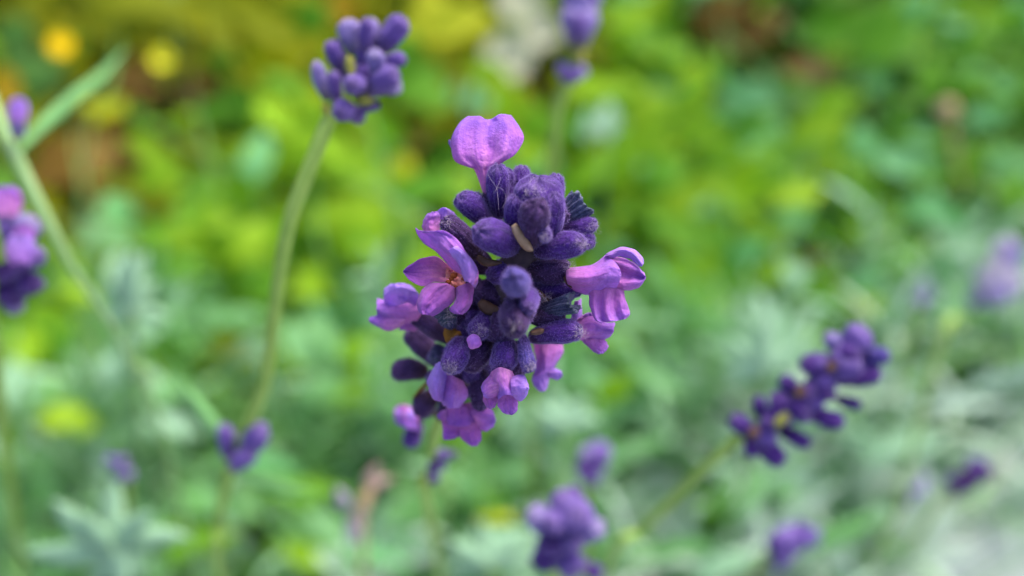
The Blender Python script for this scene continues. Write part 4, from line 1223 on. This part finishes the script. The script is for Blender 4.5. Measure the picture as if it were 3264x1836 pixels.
# small far heads
def far_head(label, cx, cy, ang, ln, wd, d, mats, foot, stem='stem_olive', nb=9, seed=1):
    rg = random.Random(seed)
    dx, dy = math.cos(math.radians(ang)), -math.sin(math.radians(ang))
    buds = []
    for i in range(nb):
        f = i / (nb - 1) - .5
        x, y = cx + dx * ln * f * .75, cy + dy * ln * f * .75
        sd = (-1) ** i
        tx, ty = x + dx * ln * .18 - dy * sd * wd * .38 * rg.uniform(.4, 1), y + dy * ln * .18 + dx * sd * wd * .38 * rg.uniform(.4, 1)
        buds.append((x, y, d, tx, ty, d - rg.uniform(.2, .6), wd * rg.uniform(.42, .55), mats[i % len(mats)]))
    e = (cx - dx * ln * .5, cy - dy * ln * .5)
    return stalk(label, [(cx, cy, d + .1), (e[0], e[1], d + .3), (e[0] * .7 + foot[0] * .3, e[1] * .7 + foot[1] * .3, d * 1.25)], [.0006, .0008, .0009], stem, buds, ident, foot=foot)
far_head('short violet lavender head far below the right leaning one', 2505, 1735, 35, 170, 120, 25, [D1, D2, D1], (2250, 2050), seed=2)
far_head('dull brownish purple lavender head over the pale paving', 3075, 1535, 32, 150, 95, 30, ['calyx_dark', D2, 'calyx_dark'], (2800, 1900), seed=3)
far_head('small round violet lavender head between the sharp flower and the bottom one', 1880, 1490, 80, 110, 110, 23, [D1, D2, G1], (1860, 2000), seed=4, nb=7)
far_head('single tiny violet bud cluster at lower left above a silvery shoot', 383, 1500, 120, 90, 70, 24, [G1, D1], (420, 2000), seed=5, nb=4)
far_head('lavender buds hanging just under the sharp flower head', 1392, 1490, 50, 130, 62, 15.5, [D1, D2, G1], (1440, 2040), 'stem', nb=5, seed=6)
far_head('tiny faded violet speck of a lavender head right of the middle', 2940, 955, 60, 70, 60, 33, [G1, D1], (2800, 1500), seed=7, nb=4)
far_head('small faded greyish lavender tip beside the brownish purple head', 2915, 1570, 40, 90, 60, 31, ['calyx_grey'], (2720, 1900), seed=8, nb=4)

# ------------------------------------------------------------------ dried flower, seed head, yellow flowers, stones, shoots
def stemmed(name, label, cat, px, py, d, foot, stem_mat, rad=.0009, group=None):
    g = ground_pt(*foot)
    t = thing(name, label, cat, g, group)
    tube('stem', [at(px, py, d), at(px * .75 + foot[0] * .25, py * .75 + foot[1] * .25, d * 1.12), g], [rad * .8, rad, rad * 1.2], M[stem_mat], t, 8, 5)
    return t
t = stemmed('dried_flower', 'dried pinkish tan flower head below the sharp lavender', 'dried flower', 1160, 1590, 24, (1150, 2000), 'tan')
rg = random.Random(9)
for (x, y, a, l, wd, mt) in ((1185, 1515, 60, 90, 40, 'drypink'), (1210, 1540, 20, 100, 36, 'drypink'), (1165, 1590, 70, 110, 46, 'tan'), (1140, 1650, 80, 100, 44, 'drypink'), (1090, 1590, 120, 80, 50, 'greyviolet'), (1120, 1690, 100, 90, 44, 'greyviolet')):
    c_, s_ = math.cos(math.radians(a)), -math.sin(math.radians(a))
    big_leaf(t, [(x - c_ * l / 2, y - s_ * l / 2), (x, y), (x + c_ * l / 2, y + s_ * l / 2)], wd, mt, 23.5, 23.2, 'petal')
t = stemmed('seed_head', 'round tan seed head on a dry stalk among dark leaves', 'seed head', 3022, 345, 58, (3080, 720), 'tan', .0016)
c = at(3018, 345, 57)
for q in range(14):
    v = rvec(RNG).normalized()
    blob(t, 'seed', c + v * 0.003, 0.0026, M['tan'], 70 + q, (1, 1, 1), .3, 8, 6)
def round_flower(label, px, py, h, rpx, mats, foot, npet=14, tilt=0.2, cup=.25, cat='yellow flower', name='yellow_flower', group='yellow flowers in the bed'):
    c = at_h(px, py, h)
    d = proj(c)[2] * 100
    R = rpx * _pxm0(d)
    g = ground_pt(*foot)
    t = thing(name, label, cat, g, group)
    tube('stem', [c, c.lerp(g, .5) + Vector((.004, .003, 0)), g], [.001, .0011, .0013], M['stem_olive'], t, 8, 5)
    n = ((CAMLOC - c).normalized() + Vector((0, 0, .4))).normalized()
    x = n.orthogonal().normalized()
    y = n.cross(x)
    for i in range(npet):
        a = 2 * math.pi * i / npet
        dv = x * math.cos(a) + y * math.sin(a)
        lm = LeafMass()
        lm.add('ovate', c + dv * R * .1, dv + n * cup, n, R, .9)
        lm.build('petal', M[mats[0]], None, t)
    blob(t, 'flower_centre', c + n * R * .05, R * .35, M[mats[1]], int(px), (1, 1, .8), .15, 10, 8)
    return t
round_flower('round golden yellow flower among dark leaves at upper left', 195, 145, .2, 36, ('yellow', 'yellow'), (205, 480))
t = round_flower('pale lemon yellow upright flower over bare brown soil', 520, 195, .2, 48, ('lemon', 'lemon'), (515, 520), cup=1.1)
round_flower('dull orange flower cut off by the left edge', 20, 262, .18, 40, ('orange', 'orange'), (60, 560))
round_flower('smaller orange brown flower just under the dull orange one', 30, 310, .19, 34, ('orange', 'bract_ochre'), (90, 600), npet=9)
round_flower('orange yellow flower high above the violet bud head', 1095, 25, .17, 50, ('orange', 'orange'), (1100, 330))
# white flowers at the back
M['white'] = leaf_mat('white_petal', C(.50, .53, .42), C(.58, .60, .48), C(.64, .66, .55), 0.35)
for (px, py, r, ft, lab) in ((1728, 105, 62, (1740, 380), 'round white flower right beside the top edge lavender head'), (1618, 190, 84, (1640, 470), 'larger white flower below and left of the round white one'), (1655, 4, 76, (1665, 300), 'white flower cut off by the top edge')):
    round_flower(lab, px, py, .12, r, ('white', 'white'), ft, cup=.35, cat='white flower', name='white_flower', group='white flowers at the back')
# silvery shoots that read singly
def shoot(label, px, py, d, foot, leaves, mat='silver_bright'):
    g = ground_pt(*foot)
    t = thing('lavender_shoot', label, 'leafy shoot', g, 'silvery lavender shoots')
    tube('stem', [at(px, py, d), at(px * .7 + foot[0] * .3, py * .7 + foot[1] * .3, d * 1.2), g], [.0008, .0012, .0014], M['stem_pale'], t, 8, 5)
    for (tx, ty, wd, dd) in leaves:
        big_leaf(t, [(px, py), ((px + tx) / 2 + (ty - py) * .06, (py + ty) / 2 - (tx - px) * .06), (tx, ty)], wd, mat, d, d + dd)
    return t
shoot('pale silver star shaped leafy shoot at the lower left corner', 362, 1745, 22, (400, 2200),
      [(372, 1530, 92, .2), (165, 1590, 90, -.8), (80, 1755, 86, 0), (490, 1635, 76, -.6), (610, 1712, 78, .3), (290, 1860, 80, .4), (450, 1850, 80, .5), (250, 1630, 80, -1.0), (380, 1910, 80, .2)])
shoot('pale blue green leafy shoot standing left of the curved green stem', 425, 990, 27, (470, 1700), [(420, 800, 90, -.5), (350, 880, 50, .5), (510, 890, 52, .4), (330, 1010, 52, .3), (540, 1020, 50, .6), (470, 800, 60, .2)])
shoot('silvery leafy shoot right of the lower petals', 1800, 1360, 30, (1820, 2000), [(1700, 1290, 60, -.5), (1770, 1240, 60, .3), (1870, 1270, 60, .2), (1920, 1340, 56, .4), (1700, 1380, 56, .6)])
shoot('silvery shoot beside the stem of the right leaning lavender', 2440, 1180, 30, (2300, 1950), [(2440, 1010, 60, -.4), (2330, 1080, 60, .2), (2540, 1110, 56, .3), (2300, 1180, 60, .4), (2480, 1030, 56, .6)])
shoot('broad pale shoot at the foot of the bottom lavender head', 1560, 1800, 24, (1560, 2200), [(1430, 1720, 70, -.4), (1540, 1660, 66, .2), (1680, 1710, 66, .2), (1700, 1790, 60, .4), (1420, 1810, 60, .4)])
